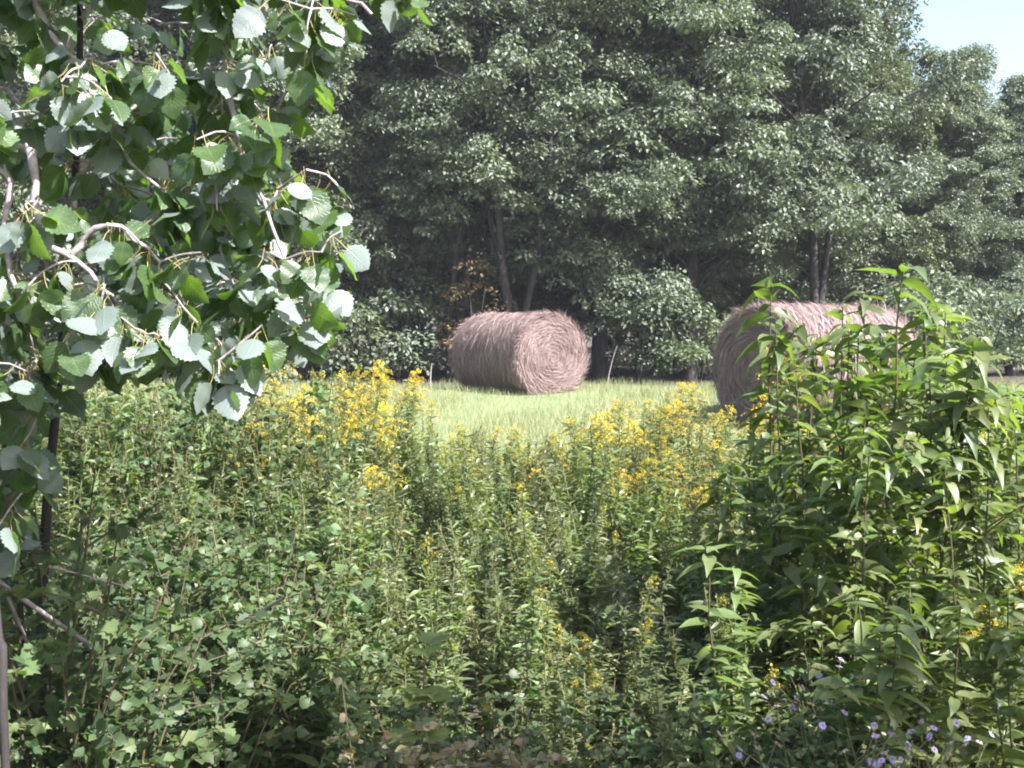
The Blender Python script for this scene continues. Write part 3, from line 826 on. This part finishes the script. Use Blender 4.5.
GOLD = []
for i, (h, n, b) in enumerate([(1.15, 3, 1.0), (1.05, 3, .9), (1.1, 2, 1.0), (1.1, 4, .35), (1.0, 4, .3), (1.0, 4, 0), (1.05, 4, 0), (1.1, 3, .7)]):
    GOLD.append((make_goldenrod(100 + i, h, n, b), h, b))
gused = set()
ENV = [(-100, 366), (60, 362), (180, 362), (260, 362), (330, 366), (365, 360), (415, 378), (438, 415), (500, 428), (560, 430), (590, 405), (640, 392), (690, 382), (735, 405), (800, 420), (1100, 400)]


def zone_label(px, Yd, b):
    state = 'in yellow bloom' if b > .5 else 'in greenish bud' if b > 0 else 'not yet flowering'
    zx = ('under the aspen leaves at left' if px < 230 else 'left of the grassy gap' if px < 430 else 'in the middle below the left hay bale' if px < 610
          else 'right of the grassy gap' if px < 760 else 'among the tall weeds at right')
    zy = 'along the meadow' if Yd > 6.6 else 'halfway up the thicket' if Yd > 4.6 else 'low in the foreground'
    return f'goldenrod {state} {zx}, {zy}'


def put_gold(k, px, Yd, ztop, lab, grp):
    root, h, b = GOLD[k]
    o = root if k not in gused else copy_tree(root); gused.add(k)
    x = (px - 512) / F * Yd; z0 = float(ground_z(x, Yd))
    s_ = max(.32, (ztop - z0) / h)
    o.location = (x, Yd, z0 - .01); o.rotation_euler = (rng.normal(0, .075), rng.normal(0, .075), rng.uniform(0, 6.28))
    w = min(1.0, max(.8, s_)); o.scale = (w, w, s_)
    for key in ('label', 'category', 'group'):
        if key in o: del o[key]
    tag(o, lab, 'goldenrod', grp)


stand = [(0, 362, 7.6, 362, 'tallest goldenrod clump with arching yellow plumes against the dark wood left of the bale'),
         (2, 395, 7.8, 370, 'goldenrod with drooping golden plume just right of the tallest clump'),
         (1, 330, 7.9, 374, 'goldenrod with short upright yellow spike left of the tallest clump'),
         (0, 268, 6.4, 335, 'goldenrod plume showing between the lowest aspen leaves'),
         (1, 362, 6.6, 455, 'goldenrod with a broad golden head below the tallest clump'),
         (2, 672, 8.2, 384, 'goldenrod with nodding yellow heads against the dark wood between the bales'),
         (0, 620, 8.4, 402, 'goldenrod with bright head at the right end of the grass strip'),
         (7, 745, 7.0, 402, 'goldenrod with leaning golden plume before the right hay bale\'s dark side'),
         (1, 650, 6.6, 462, 'goldenrod with wide golden sprays below the strip right of the left hay bale'),
         (0, 800, 4.9, 345, 'goldenrod spike rising before the right hay bale'),
         (0, 1005, 3.6, 545, 'goldenrod with a full golden head at the right picture edge'),
         (2, 480, 8.6, 425, 'small goldenrod standing in the grass below the left hay bale'),
         (0, 347, 7.4, 371, 'goldenrod with lemon yellow plumes, second left of the tallest clump'),
         (2, 408, 7.2, 380, 'lower goldenrod plume at the right shoulder of the tallest clump'),
         (7, 300, 7.0, 385, 'goldenrod plume by the right fringe of the aspen foliage'),
         (1, 380, 6.4, 408, 'goldenrod head in the sunlit weeds beneath the tallest clump'),
         (0, 660, 7.6, 398, 'goldenrod with golden sprays left of the nodding heads between the bales'),
         (1, 700, 7.4, 404, 'goldenrod with golden sprays near the right hay bale\'s shaded foot'),
         (2, 632, 7.0, 420, 'goldenrod with arching sprays below the leaning dry stalk'),
         (7, 525, 8.4, 425, 'small goldenrod right of centre in the grass below the bale'),
         (0, 690, 6.2, 450, 'goldenrod with level golden sprays in the weeds between the bales'),
         (7, 600, 4.4, 715, 'pale yellow goldenrod tip at the bottom right of the centre')]
for k, px, Yd, py, lab in stand:
    put_gold(k, px, Yd, float(at(px, py, Yd)[2]), lab, None)
placed = []


def field(total, ymin, ymax, pw, chooser, hmul):
    tries = 0; got = []
    while len(got) < total and tries < 30000:
        tries += 1
        Yd = ymin + (ymax - ymin) * rng.random() ** pw; px = rng.uniform(-20, 1060)
        if px < 230 and Yd < 3.7: continue
        if px > 760 and Yd < 4.6 and rng.random() < .55: continue
        if 640 < px < 740 and Yd < 4.8 and rng.random() < .45: continue
        x = (px - 512) / F * Yd
        if math.sin(x * 2.1 + 1.7) * math.sin(Yd * 1.6 + .6) + .5 * math.sin(x * 4.3 - Yd * 2) < -.42 and Yd < 6.3: continue
        if any((x - a) ** 2 + (Yd - b) ** 2 < .13 ** 2 for a, b in placed): continue
        cap = float(at(px, np.interp(px, *zip(*ENV)), Yd)[2])
        zt = min((.62 + (Yd - 3.2) * .135) * rng.uniform(.66, 1.25) * hmul * (1.2 if px < 415 else 1.05), cap - rng.uniform(0, .10 if px < 420 else .15))
        if zt < .3 + ground_z(x, Yd): continue
        placed.append((x, Yd)); got.append((px, Yd, zt, chooser(Yd, px)))
    return got


def pick_gold(Yd, px):
    if px < 235 or (Yd < 6 and px < 420): return int(rng.choice([4, 5, 6], p=[.1, .45, .45]))
    if Yd > 6.2: return int(rng.choice(8, p=[.08, .08, .08, .24, .20, .12, .12, .08]))
    if Yd > 4.6: return int(rng.choice(8, p=[0, 0, 0, .22, .22, .28, .28, 0]))
    return int(rng.choice([4, 5, 6], p=[.12, .44, .44]))


for px, Yd, zt, k in field(270, 3.3, 9.3, .75, pick_gold, 1.0):
    lab = zone_label(px, Yd, GOLD[k][2])
    put_gold(k, px, Yd, zt, lab, lab.replace('goldenrod', 'goldenrods', 1))

SLIM = [(make_goldenrod(150 + i, 1.05, 5, 0, 'slender_weed', lf, ll), 1.05) for i, (lf, ll) in enumerate([('slim_leaf', .10), ('gold_leaf', .13), ('slim_leaf', .085)])]
slimused = set()
for px, Yd, zt, k in field(290, 3.1, 9.0, .8, lambda y, px: int(rng.integers(0, 3)), .93):
    root, h = SLIM[k]; o = root if k not in slimused else copy_tree(root); slimused.add(k)
    x = (px - 512) / F * Yd; z0 = float(ground_z(x, Yd)); s_ = max(.3, (zt - z0) / h); w = min(1.0, max(.8, s_))
    o.location = (x, Yd, z0 - .01); o.rotation_euler = (rng.normal(0, .10), rng.normal(0, .10), rng.uniform(0, 6.28)); o.scale = (w, w, s_)
    zx = ('under the aspen leaves' if px < 230 else 'left of the grassy gap' if px < 430 else 'below the left hay bale' if px < 610 else 'right of the grassy gap' if px < 760 else 'among the broad leaved weeds')
    zy = 'by the meadow' if Yd > 6.4 else 'halfway up the thicket' if Yd > 4.5 else 'low in the foreground'
    lab = f'{"pale thin leaved" if k != 1 else "longer leaved green"} slender weed {zx}, {zy}'
    tag(o, lab, 'weed', lab.replace('weed', 'weeds', 1))


# ------------------------------------------------------------------ tall broad-leaved weeds on the right
def make_tall(seed, H, leaf, n):
    r_ = np.random.default_rng(seed); root = empty('tall_weed')
    t, P = weed_stem(r_, H, r_.uniform(.02, .06), r_.uniform(0, 6.28), 10)
    m = MB(); m.tube(P, np.linspace(.008, .0025, len(t)), 6)
    st = m.build('stem', M['red_stem'], root)
    u = np.concatenate([np.sort(r_.uniform(.25, .93, n)), np.linspace(.94, 1, 7)])
    lv = stem_leaves(r_, BIGLANCE, t, P, u, leaf, .35, .15, .66)
    lv.build('leaves', M['tall_leaf'], st)
    # side shoots with smaller leaves
    for k in range(int(r_.integers(3, 6))):
        uu = r_.uniform(.35, .88); p = along(t, P, np.array([uu]))[0]; az = r_.uniform(0, 6.28); L_ = r_.uniform(.15, .38)
        q = np.linspace(0, 1, 5)
        S = p + np.stack([np.cos(az) * L_ * q, np.sin(az) * L_ * q, L_ * .8 * q - .2 * L_ * q * q], -1)
        m = MB(); m.tube(S, np.linspace(.004, .0018, 5), 5); sh = m.build('shoot', M['red_stem'], root)
        stem_leaves(r_, BIGLANCE, q, S, np.linspace(.25, 1, 9), leaf * .75, .3, .2, .66).build('leaves', M['tall_leaf'], sh)
    return root


TALL = [(make_tall(200 + i, 1.7, lf, n), 1.7) for i, (lf, n) in enumerate([(.19, 36), (.21, 30), (.17, 42), (.18, 36)])]
tused = set()
tl = [(778, 4.4, 272, 'tall weed with small yellow green tip before the right hay bale\'s dark end'),
      (888, 4.1, 262, 'tallest broad leaved weed, its drooping leaves across the right hay bale'),
      (845, 4.5, 300, 'tall weed with narrow drooping leaves before the middle of the right hay bale'),
      (925, 4.5, 300, 'tall weed just beyond the right end of the right hay bale'),
      (908, 3.9, 330, 'weed with broad leaves below the tallest one, right of the bale\'s centre'),
      (815, 4.0, 372, 'leafy weed with pale hanging leaves below the right hay bale'),
      (745, 4.7, 410, 'leafy weed under the dark left end of the right hay bale'),
      (960, 4.0, 365, 'bright yellow green weed on the slope of leaves right of the bale'),
      (1000, 3.8, 385, 'sunlit weed with long leaves near the right picture edge'),
      (1030, 4.0, 395, 'sunlit weed cut by the right picture edge'),
      (985, 3.4, 470, 'broad leaved weed in full sun above the golden head at the right edge'),
      (865, 3.6, 440, 'weed with large shaded leaves under the right hay bale'),
      (880, 3.0, 625, 'weed with long drooping grey green leaves above the purple asters'),
      (735, 3.3, 560, 'upright weed with a bare lower stem in the shade right of centre')]
for i, (px, Yd, py, lab) in enumerate(tl):
    k = i % 4; root, h = TALL[k]
    o = root if k not in tused else copy_tree(root); tused.add(k)
    x = (px - 512) / F * Yd; zt = float(at(px, py, Yd)[2]); s_ = zt / h
    o.location = (x, Yd, float(ground_z(x, Yd)) - .01); o.rotation_euler = (rng.normal(0, .05), rng.normal(0, .05), rng.uniform(0, 6.28))
    o.scale = (max(.75, s_), max(.75, s_), s_)
    tag(o, lab, 'weed', 'tall broad leaved weeds at right')
for i in range(17):
    Yd = rng.uniform(3.9, 5.4); px = rng.uniform(770, 945); py = np.interp(px, [770, 880, 945], [330, 285, 315]) + rng.uniform(-8, 60)
    k = i % 4; root, h = TALL[k]; o = copy_tree(root)
    x = (px - 512) / F * Yd; z0 = float(ground_z(x, Yd)); s_ = (float(at(px, py, Yd)[2]) - z0) / h
    o.location = (x, Yd, z0 - .01); o.rotation_euler = (rng.normal(0, .05), rng.normal(0, .05), rng.uniform(0, 6.28)); o.scale = (max(.75, s_), max(.75, s_), s_)
    tag(o, 'tall broad leaved weed screening the middle of the right hay bale', 'weed', 'tall broad leaved weeds screening the right hay bale')
for i in range(26):
    Yd = rng.uniform(4.6, 7.2); px = rng.uniform(905, 1085); py = rng.uniform(372, 398)
    k = i % 4; root, h = TALL[k]; o = copy_tree(root)
    x = (px - 512) / F * Yd; z0 = float(ground_z(x, Yd)); s_ = (float(at(px, py, Yd)[2]) - z0) / h
    o.location = (x, Yd, z0 - .01); o.rotation_euler = (rng.normal(0, .06), rng.normal(0, .06), rng.uniform(0, 6.28)); o.scale = (max(.7, s_), max(.7, s_), s_)
    tag(o, 'broad leaved weed hiding the meadow right of the right hay bale', 'weed', 'broad leaved weeds hiding the meadow right of the right hay bale')
for i in range(44):
    Yd = rng.uniform(3.0, 5.6); px = rng.uniform(700, 1090)
    env = np.interp(px, [690, 740, 800, 900, 960, 1024], [500, 430, 385, 375, 380, 395])
    zc = float(at(px, env, Yd)[2]); zt = zc * rng.uniform(.55, .97)
    if Yd < 3.6: zt = min(zt, .85)
    k = i % 4; root, h = TALL[k]; o = copy_tree(root)
    x = (px - 512) / F * Yd
    o.location = (x, Yd, float(ground_z(x, Yd)) - .01); o.rotation_euler = (rng.normal(0, .06), rng.normal(0, .06), rng.uniform(0, 6.28))
    s_ = zt / h; o.scale = (max(.7, s_), max(.7, s_), s_)
    where = 'deep in the leafy mass below the right hay bale' if px < 900 else 'in the sunny leafy mass at the right edge'
    tag(o, 'broad leaved weed crowded ' + where, 'weed', 'crowded broad leaved weeds ' + where)


# ------------------------------------------------------------------ shrubs on the left
def make_shrub(seed, H, R, T, mat, leaf, nst, nl):
    r_ = np.random.default_rng(seed); root = empty('leafy_shrub')
    for s_ in range(nst):
        az = s_ * 6.28 / nst + r_.normal(0, .3); t, P = weed_stem(r_, H * r_.uniform(.7, 1), R * r_.uniform(.3, .9), az)
        m = MB(); m.tube(P, np.linspace(.006, .002, len(t)), 5)
        L_ = MB()
        for k in range(5):
            u = r_.uniform(.35, .95); p = along(t, P, np.array([u]))[0]; a2 = r_.uniform(0, 6.28); l2 = R * r_.uniform(.3, .6)
            q = np.linspace(0, 1, 4); S = p + np.stack([np.cos(a2) * l2 * q, np.sin(a2) * l2 * q, l2 * (.5 * q - .3 * q * q)], -1)
            m.tube(S, np.linspace(.003, .0012, 4), 4)
            lv = stem_leaves(r_, T, q, S, np.linspace(.2, 1, nl), leaf, .1, -.1, 1.0, .75)
            L_.v += lv.v; L_.f += [f + L_.n for f in lv.f]; L_.m += lv.m; L_.uv += lv.uv; L_.sm += lv.sm; L_.n += lv.n
        lv = stem_leaves(r_, T, t, P, np.linspace(.25, 1, nl + 4), leaf, .1, .1, 1.0, .75)
        L_.v += lv.v; L_.f += [f + L_.n for f in lv.f]; L_.m += lv.m; L_.uv += lv.uv; L_.sm += lv.sm; L_.n += lv.n
        st = m.build('stem', M['red_stem'], root)
        L_.build('leaves', [mat, M['petiole']], st)
    return root


SHRUB = [(make_shrub(300, 1.0, .4, MAPLE, M['shrub_leaf'], .05, 5, 11), 1.0), (make_shrub(301, 1.0, .38, OVATE, M['shrub_leaf'], .038, 7, 13), 1.0),
         (make_shrub(302, 1.0, .42, OVATE, M['shrub_leaf'], .048, 6, 11), 1.0), (make_shrub(303, 1.0, .34, OVATE, M['pale_leaf'], .036, 7, 12), 1.0)]
sused = set()
sl = []
for i in range(46):
    Yd = rng.uniform(2.9, 5.6); px = rng.uniform(-40, 330)
    env = np.interp(px, [-40, 60, 120, 250, 430], [470, 435, 415, 430, 520])
    Yn = (Yd - 2.9) / 2.7
    py = env + (1 - Yn) * 230 * rng.uniform(.35, 1.1)
    sl.append((px, Yd, py))
for i in range(16):
    sl.append((rng.uniform(50, 310), rng.uniform(5.6, 8), rng.uniform(366, 386)))
for i in range(16):
    Yd = rng.uniform(2.8, 3.5); px = rng.uniform(330, 900)
    sl.append((px, Yd, rng.uniform(660, 730)))
sl += [(40, 2.72, 455), (62, 2.8, 470), (15, 2.65, 590), (88, 2.72, 585), (48, 2.66, 640), (110, 2.75, 610)]
for px, py in ((375, 705), (420, 690), (455, 712), (500, 735), (545, 725), (395, 735), (350, 745)):
    sl.append((px, 2.62 + .15 * rng.random(), py))
for i, (px, Yd, py) in enumerate(sl):
    k = 3 if Yd < 2.8 and px > 300 else i % 3; root, h = SHRUB[k]
    o = root if k not in sused else copy_tree(root); sused.add(k)
    x = (px - 512) / F * Yd; zt = max(.25, float(at(px, py, Yd)[2])); s_ = zt / h
    o.location = (x, Yd, float(ground_z(x, Yd)) - .01); o.rotation_euler = (0, 0, rng.uniform(0, 6.28)); w = max(.6, min(1, s_)); o.scale = (w, w, s_)
    where = ('round the dark aspen trunk' if px < 110 else 'below the lowest aspen leaves' if px < 280 else 'left of centre beside the goldenrods' if px < 430 else 'along the bottom of the picture')
    where += ', by the meadow' if Yd > 5.6 else ', behind' if Yd > 4.2 else ', in front'
    lab = ('lobed leaf' if k == 0 else 'small leaved' if k == 1 else 'wider leaved' if k == 2 else 'pale pinkish') + ' green shrub ' + where
    tag(o, lab, 'shrub', lab.replace('shrub', 'shrubs'))

# low ground cover
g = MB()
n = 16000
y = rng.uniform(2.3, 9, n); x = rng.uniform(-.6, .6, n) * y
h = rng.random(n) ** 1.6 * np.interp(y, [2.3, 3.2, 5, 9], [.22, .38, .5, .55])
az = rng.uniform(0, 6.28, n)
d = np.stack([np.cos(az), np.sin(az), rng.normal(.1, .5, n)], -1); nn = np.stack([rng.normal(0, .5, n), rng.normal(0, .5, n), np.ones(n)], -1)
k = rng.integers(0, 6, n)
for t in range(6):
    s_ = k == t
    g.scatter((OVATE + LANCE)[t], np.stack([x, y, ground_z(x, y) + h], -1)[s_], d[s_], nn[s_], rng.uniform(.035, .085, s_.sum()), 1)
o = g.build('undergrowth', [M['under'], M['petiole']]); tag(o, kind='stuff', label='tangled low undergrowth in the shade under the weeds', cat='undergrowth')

# dry stalks and litter near the bottom edge
g = MB(); n = 2600
y = rng.uniform(2.5, 4.2, n); x = rng.uniform(-.55, .55, n) * y
pos = np.stack([x, y, ground_z(x, y) + rng.uniform(0, .16, n)], -1)
g.scatter(GRASSB[1], pos, np.stack([rng.normal(0, .7, n), rng.normal(0, .7, n), rng.uniform(.1, 1, n)], -1), rng.normal(0, 1, (n, 3)), rng.uniform(.004, .009, n), .8)
g.scatter(RHOMB[0], pos[:1200], rng.normal(0, 1, (1200, 3)), rng.normal(0, .5, (1200, 3)) + np.array([0, 0, 1]), rng.uniform(.02, .05, 1200), 1.2)
tag(g.build('dry_litter', M['dry']), kind='stuff', label='dry stalks and dead leaves along the bottom edge', cat='litter')


# ------------------------------------------------------------------ asters
def make_aster(seed, H):
    r_ = np.random.default_rng(seed); root = empty('aster')
    for s_ in range(3):
        t, P = weed_stem(r_, H * r_.uniform(.75, 1), r_.uniform(.05, .2), r_.uniform(0, 6.28))
        m = MB(); m.tube(P, np.linspace(.003, .0015, len(t)), 5)
        tips = []
        for k in range(4):
            u = r_.uniform(.72, 1); p = along(t, P, np.array([u]))[0]; e = p + np.array([r_.normal(0, .045), r_.normal(0, .045), r_.uniform(.01, .07)])
            m.tube([p, (p + e) / 2, e], .001, 3); tips.append(e)
        st = m.build('stem', M['gold_stem'], root)
        stem_leaves(r_, LANCE, t, P, np.sort(r_.uniform(.1, .98, 26)), .07, .5, .5, .8).build('leaves', M['gold_leaf'], st)
        for e in tips:
            f = MB(); n = 14; az = np.arange(n) * 6.283 / n
            ax = norm(np.array([r_.normal(0, .4), -.5 + r_.normal(0, .4), .9])); a = norm(np.cross(ax, [1, .3, 0])); b = np.cross(ax, a)
            d = np.cos(az)[:, None] * a + np.sin(az)[:, None] * b + .15 * ax
            f.scatter(RHOMB[0], np.repeat(e[None], n, 0), d, np.repeat(ax[None], n, 0), r_.uniform(.009, .012, n), .8)
            f.tube([e - ax * .003, e + ax * .003], [.003, .0025], 6, 1)
            f.build('flower', [M['aster_petal'], M['aster_eye']], st)
    return root


AST = [(make_aster(400, .5), .5), (make_aster(401, .5), .5)]
for i, (px, Yd, py, lab) in enumerate([(895, 2.9, 700, 'aster with the fullest cluster of pale violet flowers, under the drooping grey green leaves'),
                                       (835, 3.0, 708, 'aster with a small violet tuft left of the fullest cluster'),
                                       (918, 2.75, 738, 'violet aster low at the bottom right of the fullest cluster'),
                                       (870, 2.75, 735, 'violet aster low at the bottom left of the fullest cluster'),
                                       (945, 3.0, 730, 'faint violet aster in shade near the bottom right corner'),
                                       (805, 2.8, 752, 'bluish white aster at the bottom edge, leftmost of the violet ones')]):
    root, h = AST[i % 2]; o = root if i < 2 else copy_tree(root)
    x = (px - 512) / F * Yd; zt = float(at(px, py, Yd)[2])
    o.location = (x, Yd, float(ground_z(x, Yd))); o.rotation_euler = (0, 0, i * 1.7); s_ = zt / h; w = min(1.1, s_); o.scale = (w, w, s_)
    tag(o, lab, 'aster', 'violet asters at bottom right')


# ------------------------------------------------------------------ single small things
def make_seedling(px, Yd, py, lab):
    r_ = np.random.default_rng(501); x = (px - 512) / F * Yd; z0 = float(ground_z(x, Yd)); zt = float(at(px, py, Yd)[2]) - z0
    root = empty('maple_seedling', (x, Yd, z0)); tag(root, lab, 'seedling')
    t, P = weed_stem(r_, zt, .03, 0); m = MB(); m.tube(P, np.linspace(.004, .002, len(t)), 5)
    st = m.build('stem', M['red_stem'], root)
    L_ = MB()
    for u in (1, .88, .86, .74, .72, .6, .55):
        p = along(t, P, np.array([u]))[0]
        for s_ in range(2):
            az = r_.uniform(0, 6.28); d = np.array([[math.cos(az), math.sin(az) - .3, .15]])
            L_.scatter(MAPLE[0], p[None] + d * .02, d, np.array([[0, -.35, 1.0]]), r_.uniform(.075, .1, 1))
    L_.build('leaves', M['maple_leaf'], st)


make_seedling(410, 2.7, 650, 'maple seedling with pale star shaped leaves low at left of centre')


def make_fern(px, Yd, py, lab):
    r_ = np.random.default_rng(511); x = (px - 512) / F * Yd; z0 = float(ground_z(x, Yd)); h = float(at(px, py, Yd)[2]) - z0
    root = empty('fern', (x, Yd, z0)); tag(root, lab, 'fern')
    for k in range(6):
        az = k * 1.05 + .2; q = np.linspace(0, 1, 16); L_ = h * 1.25
        P = np.stack([np.cos(az) * L_ * .8 * q, np.sin(az) * L_ * .8 * q, h * (1.7 * q - 1.0 * q * q)], -1)
        m = MB(); m.tube(P, np.linspace(.003, .001, 16), 4, 1)
        side = np.array([-math.sin(az), math.cos(az), 0]); tg = norm(np.gradient(P, axis=0))
        for s_ in (-1, 1):
            d = side * s_ + tg * .35
            m.scatter(LANCE[0], P[2:], d[2:], np.repeat([[0, 0, 1.0]], 14, 0), .13 * np.sin(np.pi * (q[2:] * .85 + .12)) + .01, 1.3)
        m.build('frond', [M['shrub_leaf'], M['gold_stem']], root)


make_fern(265, 2.9, 690, 'fern with feathery fronds near the bottom left edge')


def stick(name, pts, r0, r1, mat, lab, cat, twigs=0, group=None):
    P = resample(np.array(pts), 16); base = P.mean(0) * 1.0; base[2] = P[:, 2].min()
    r_ = np.random.default_rng(int(abs(P[0, 0] * 1000)) % 9999)
    P[1:-1] += np.cumsum(r_.normal(0, min(r0 * .3, .002), P[1:-1].shape), 0) * np.sin(np.linspace(.2, 2.9, 14))[:, None]
    m = MB(); m.tube(P - base, np.linspace(r0, r1, 16) * (1 + .1 * r_.normal(0, 1, 16)), 7)
    for k in range(twigs):
        p = P[r_.integers(4, 13)] - base; e = p + norm(r_.normal(0, 1, 3)) * r_.uniform(.05, .12)
        m.tube([p, (p + e) / 2 + r_.normal(0, .01, 3), e], [r0 * .4, r0 * .3, r0 * .15], 5)
    o = m.build(name, mat, None, base); tag(o, lab, cat, group)
    return o


def foot(p): return np.array([p[0], p[1], float(ground_z(p[0], p[1])) - .03])


stick('dead_branch', [at(-70, 532, 2.3), foot(at(268, 762, 4.2))], .0065, .004, M['stick'], 'bleached dead branch slanting down across the bottom left corner', 'branch', 3)
stick('dead_twig', [at(4, 588, 2.55), foot(at(93, 780, 4.0))], .004, .003, M['stick'], 'thin dead twig dropping from the bleached branch beside the left edge', 'twig', 1)
stick('dead_twig', [at(-184, 518, 2.38), at(132, 588, 2.85)], .0035, .002, M['stick'], 'thin grey twig lying nearly level above the bleached branch', 'twig', 1)
stick('dead_twig', [at(284, 598, 3.3), foot(at(150, 665, 5.4))], .0045, .005, M['stick'], 'short straw coloured stick slanting among the shrubs left of centre', 'twig')
stick('dead_sapling', [foot(at(2, 760, 2.3)), at(4, 700, 2.3), at(-2, 640, 2.32), at(-8, 560, 2.35)], .011, .008, M['bark_shaded'], 'dark upright dead stem cut by the left edge near the bottom', 'dead stem')
stick('shrub_stem', [foot(at(30, 760, 2.9)), at(22, 640, 2.9), at(10, 560, 2.95), at(-10, 480, 3)], .010, .005, M['bark_shaded'], 'thin dark stem leaning left behind the bleached branch', 'stem', 2)
stick('dry_stalk', [foot(at(606, 393, 17.4)), at(607, 385, 17.4), at(611, 365, 17.4), at(617, 346, 17.4)], .008, .004, M['stick'], 'dry pale grass stalk leaning beside the left hay bale', 'stalk')
stick('seed_stalk', [foot(at(431, 390, 17.6)), at(431, 378, 17.6), at(432, 363, 17.6)], .009, .008, M['stick'], 'short white seed stalk in the grass left of the left hay bale', 'stalk', 4)
# ------------------------------------------------------------------ air
hz = MB()  # added volume that lifts the dark areas, standing in for lens veil
a, b = np.array([-70, -25, -1.5]), np.array([70, 75, 22.0])
hz.add([(x, y, z) for x in (a[0], b[0]) for y in (a[1], b[1]) for z in (a[2], b[2])],
       [(0, 1, 3, 2), (4, 6, 7, 5), (0, 4, 5, 1), (2, 3, 7, 6), (0, 2, 6, 4), (1, 5, 7, 3)])
hm = bpy.data.materials.new('air'); hm.use_nodes = True; hn = hm.node_tree; hn.nodes.clear()
ho = hn.nodes.new('ShaderNodeOutputMaterial'); hv = hn.nodes.new('ShaderNodeVolumePrincipled')
hv.inputs['Color'].default_value = (.86, .88, 1, 1); hv.inputs['Density'].default_value = HAZE
hn.links.new(hv.outputs[0], ho.inputs['Volume'])
tag(hz.build('haze', hm), kind='stuff', label='thin bluish haze added to the air in place of lens veil', cat='haze')

# ------------------------------------------------------------------ light, sky, camera
w = bpy.data.worlds.new('World'); SC.world = w; w.use_nodes = True
nt = w.node_tree; bg = nt.nodes['Background']
sky = nt.nodes.new('ShaderNodeTexSky'); sky.sky_type = 'NISHITA'; sky.sun_disc = False
sky.sun_elevation = math.asin(SUN[2]); sky.sun_rotation = math.atan2(SUN[0], SUN[1])
sky.air_density = 1.2; sky.dust_density = 2.5
nt.links.new(sky.outputs[0], bg.inputs[0]); bg.inputs[1].default_value = 0.095
sl_ = bpy.data.lights.new('sun', 'SUN'); sl_.energy = 5.0; sl_.angle = math.radians(.5); sl_.color = (1, .985, .975)
so_ = bpy.data.objects.new('sun', sl_); COL.objects.link(so_); so_.location = (5, -3, 20)
so_.rotation_euler = Vector(-SUN).to_track_quat('-Z', 'Y').to_euler()
cd = bpy.data.cameras.new('camera'); cd.sensor_width = 36; cd.lens = 36 * F / 1024; cd.clip_end = 2000; cd.clip_start = .05
co = bpy.data.objects.new('camera', cd); COL.objects.link(co); co.location = CAM; co.rotation_euler = (math.pi / 2 - PITCH, 0, 0)
SC.camera = co
SC.render.engine = 'CYCLES'
SC.cycles.max_bounces = 7; SC.cycles.diffuse_bounces = 4; SC.cycles.transmission_bounces = 5; SC.cycles.glossy_bounces = 2
SC.cycles.use_denoising = True
SC.cycles.denoiser = 'OPENIMAGEDENOISE'
SC.cycles.denoising_prefilter = 'ACCURATE'
SC.cycles.pixel_filter_type = 'BLACKMAN_HARRIS'; SC.cycles.filter_width = 2.0
SC.view_settings.view_transform = 'Standard'; SC.view_settings.look = 'None'; SC.view_settings.gamma = 1
SC.view_settings.exposure = 1.98
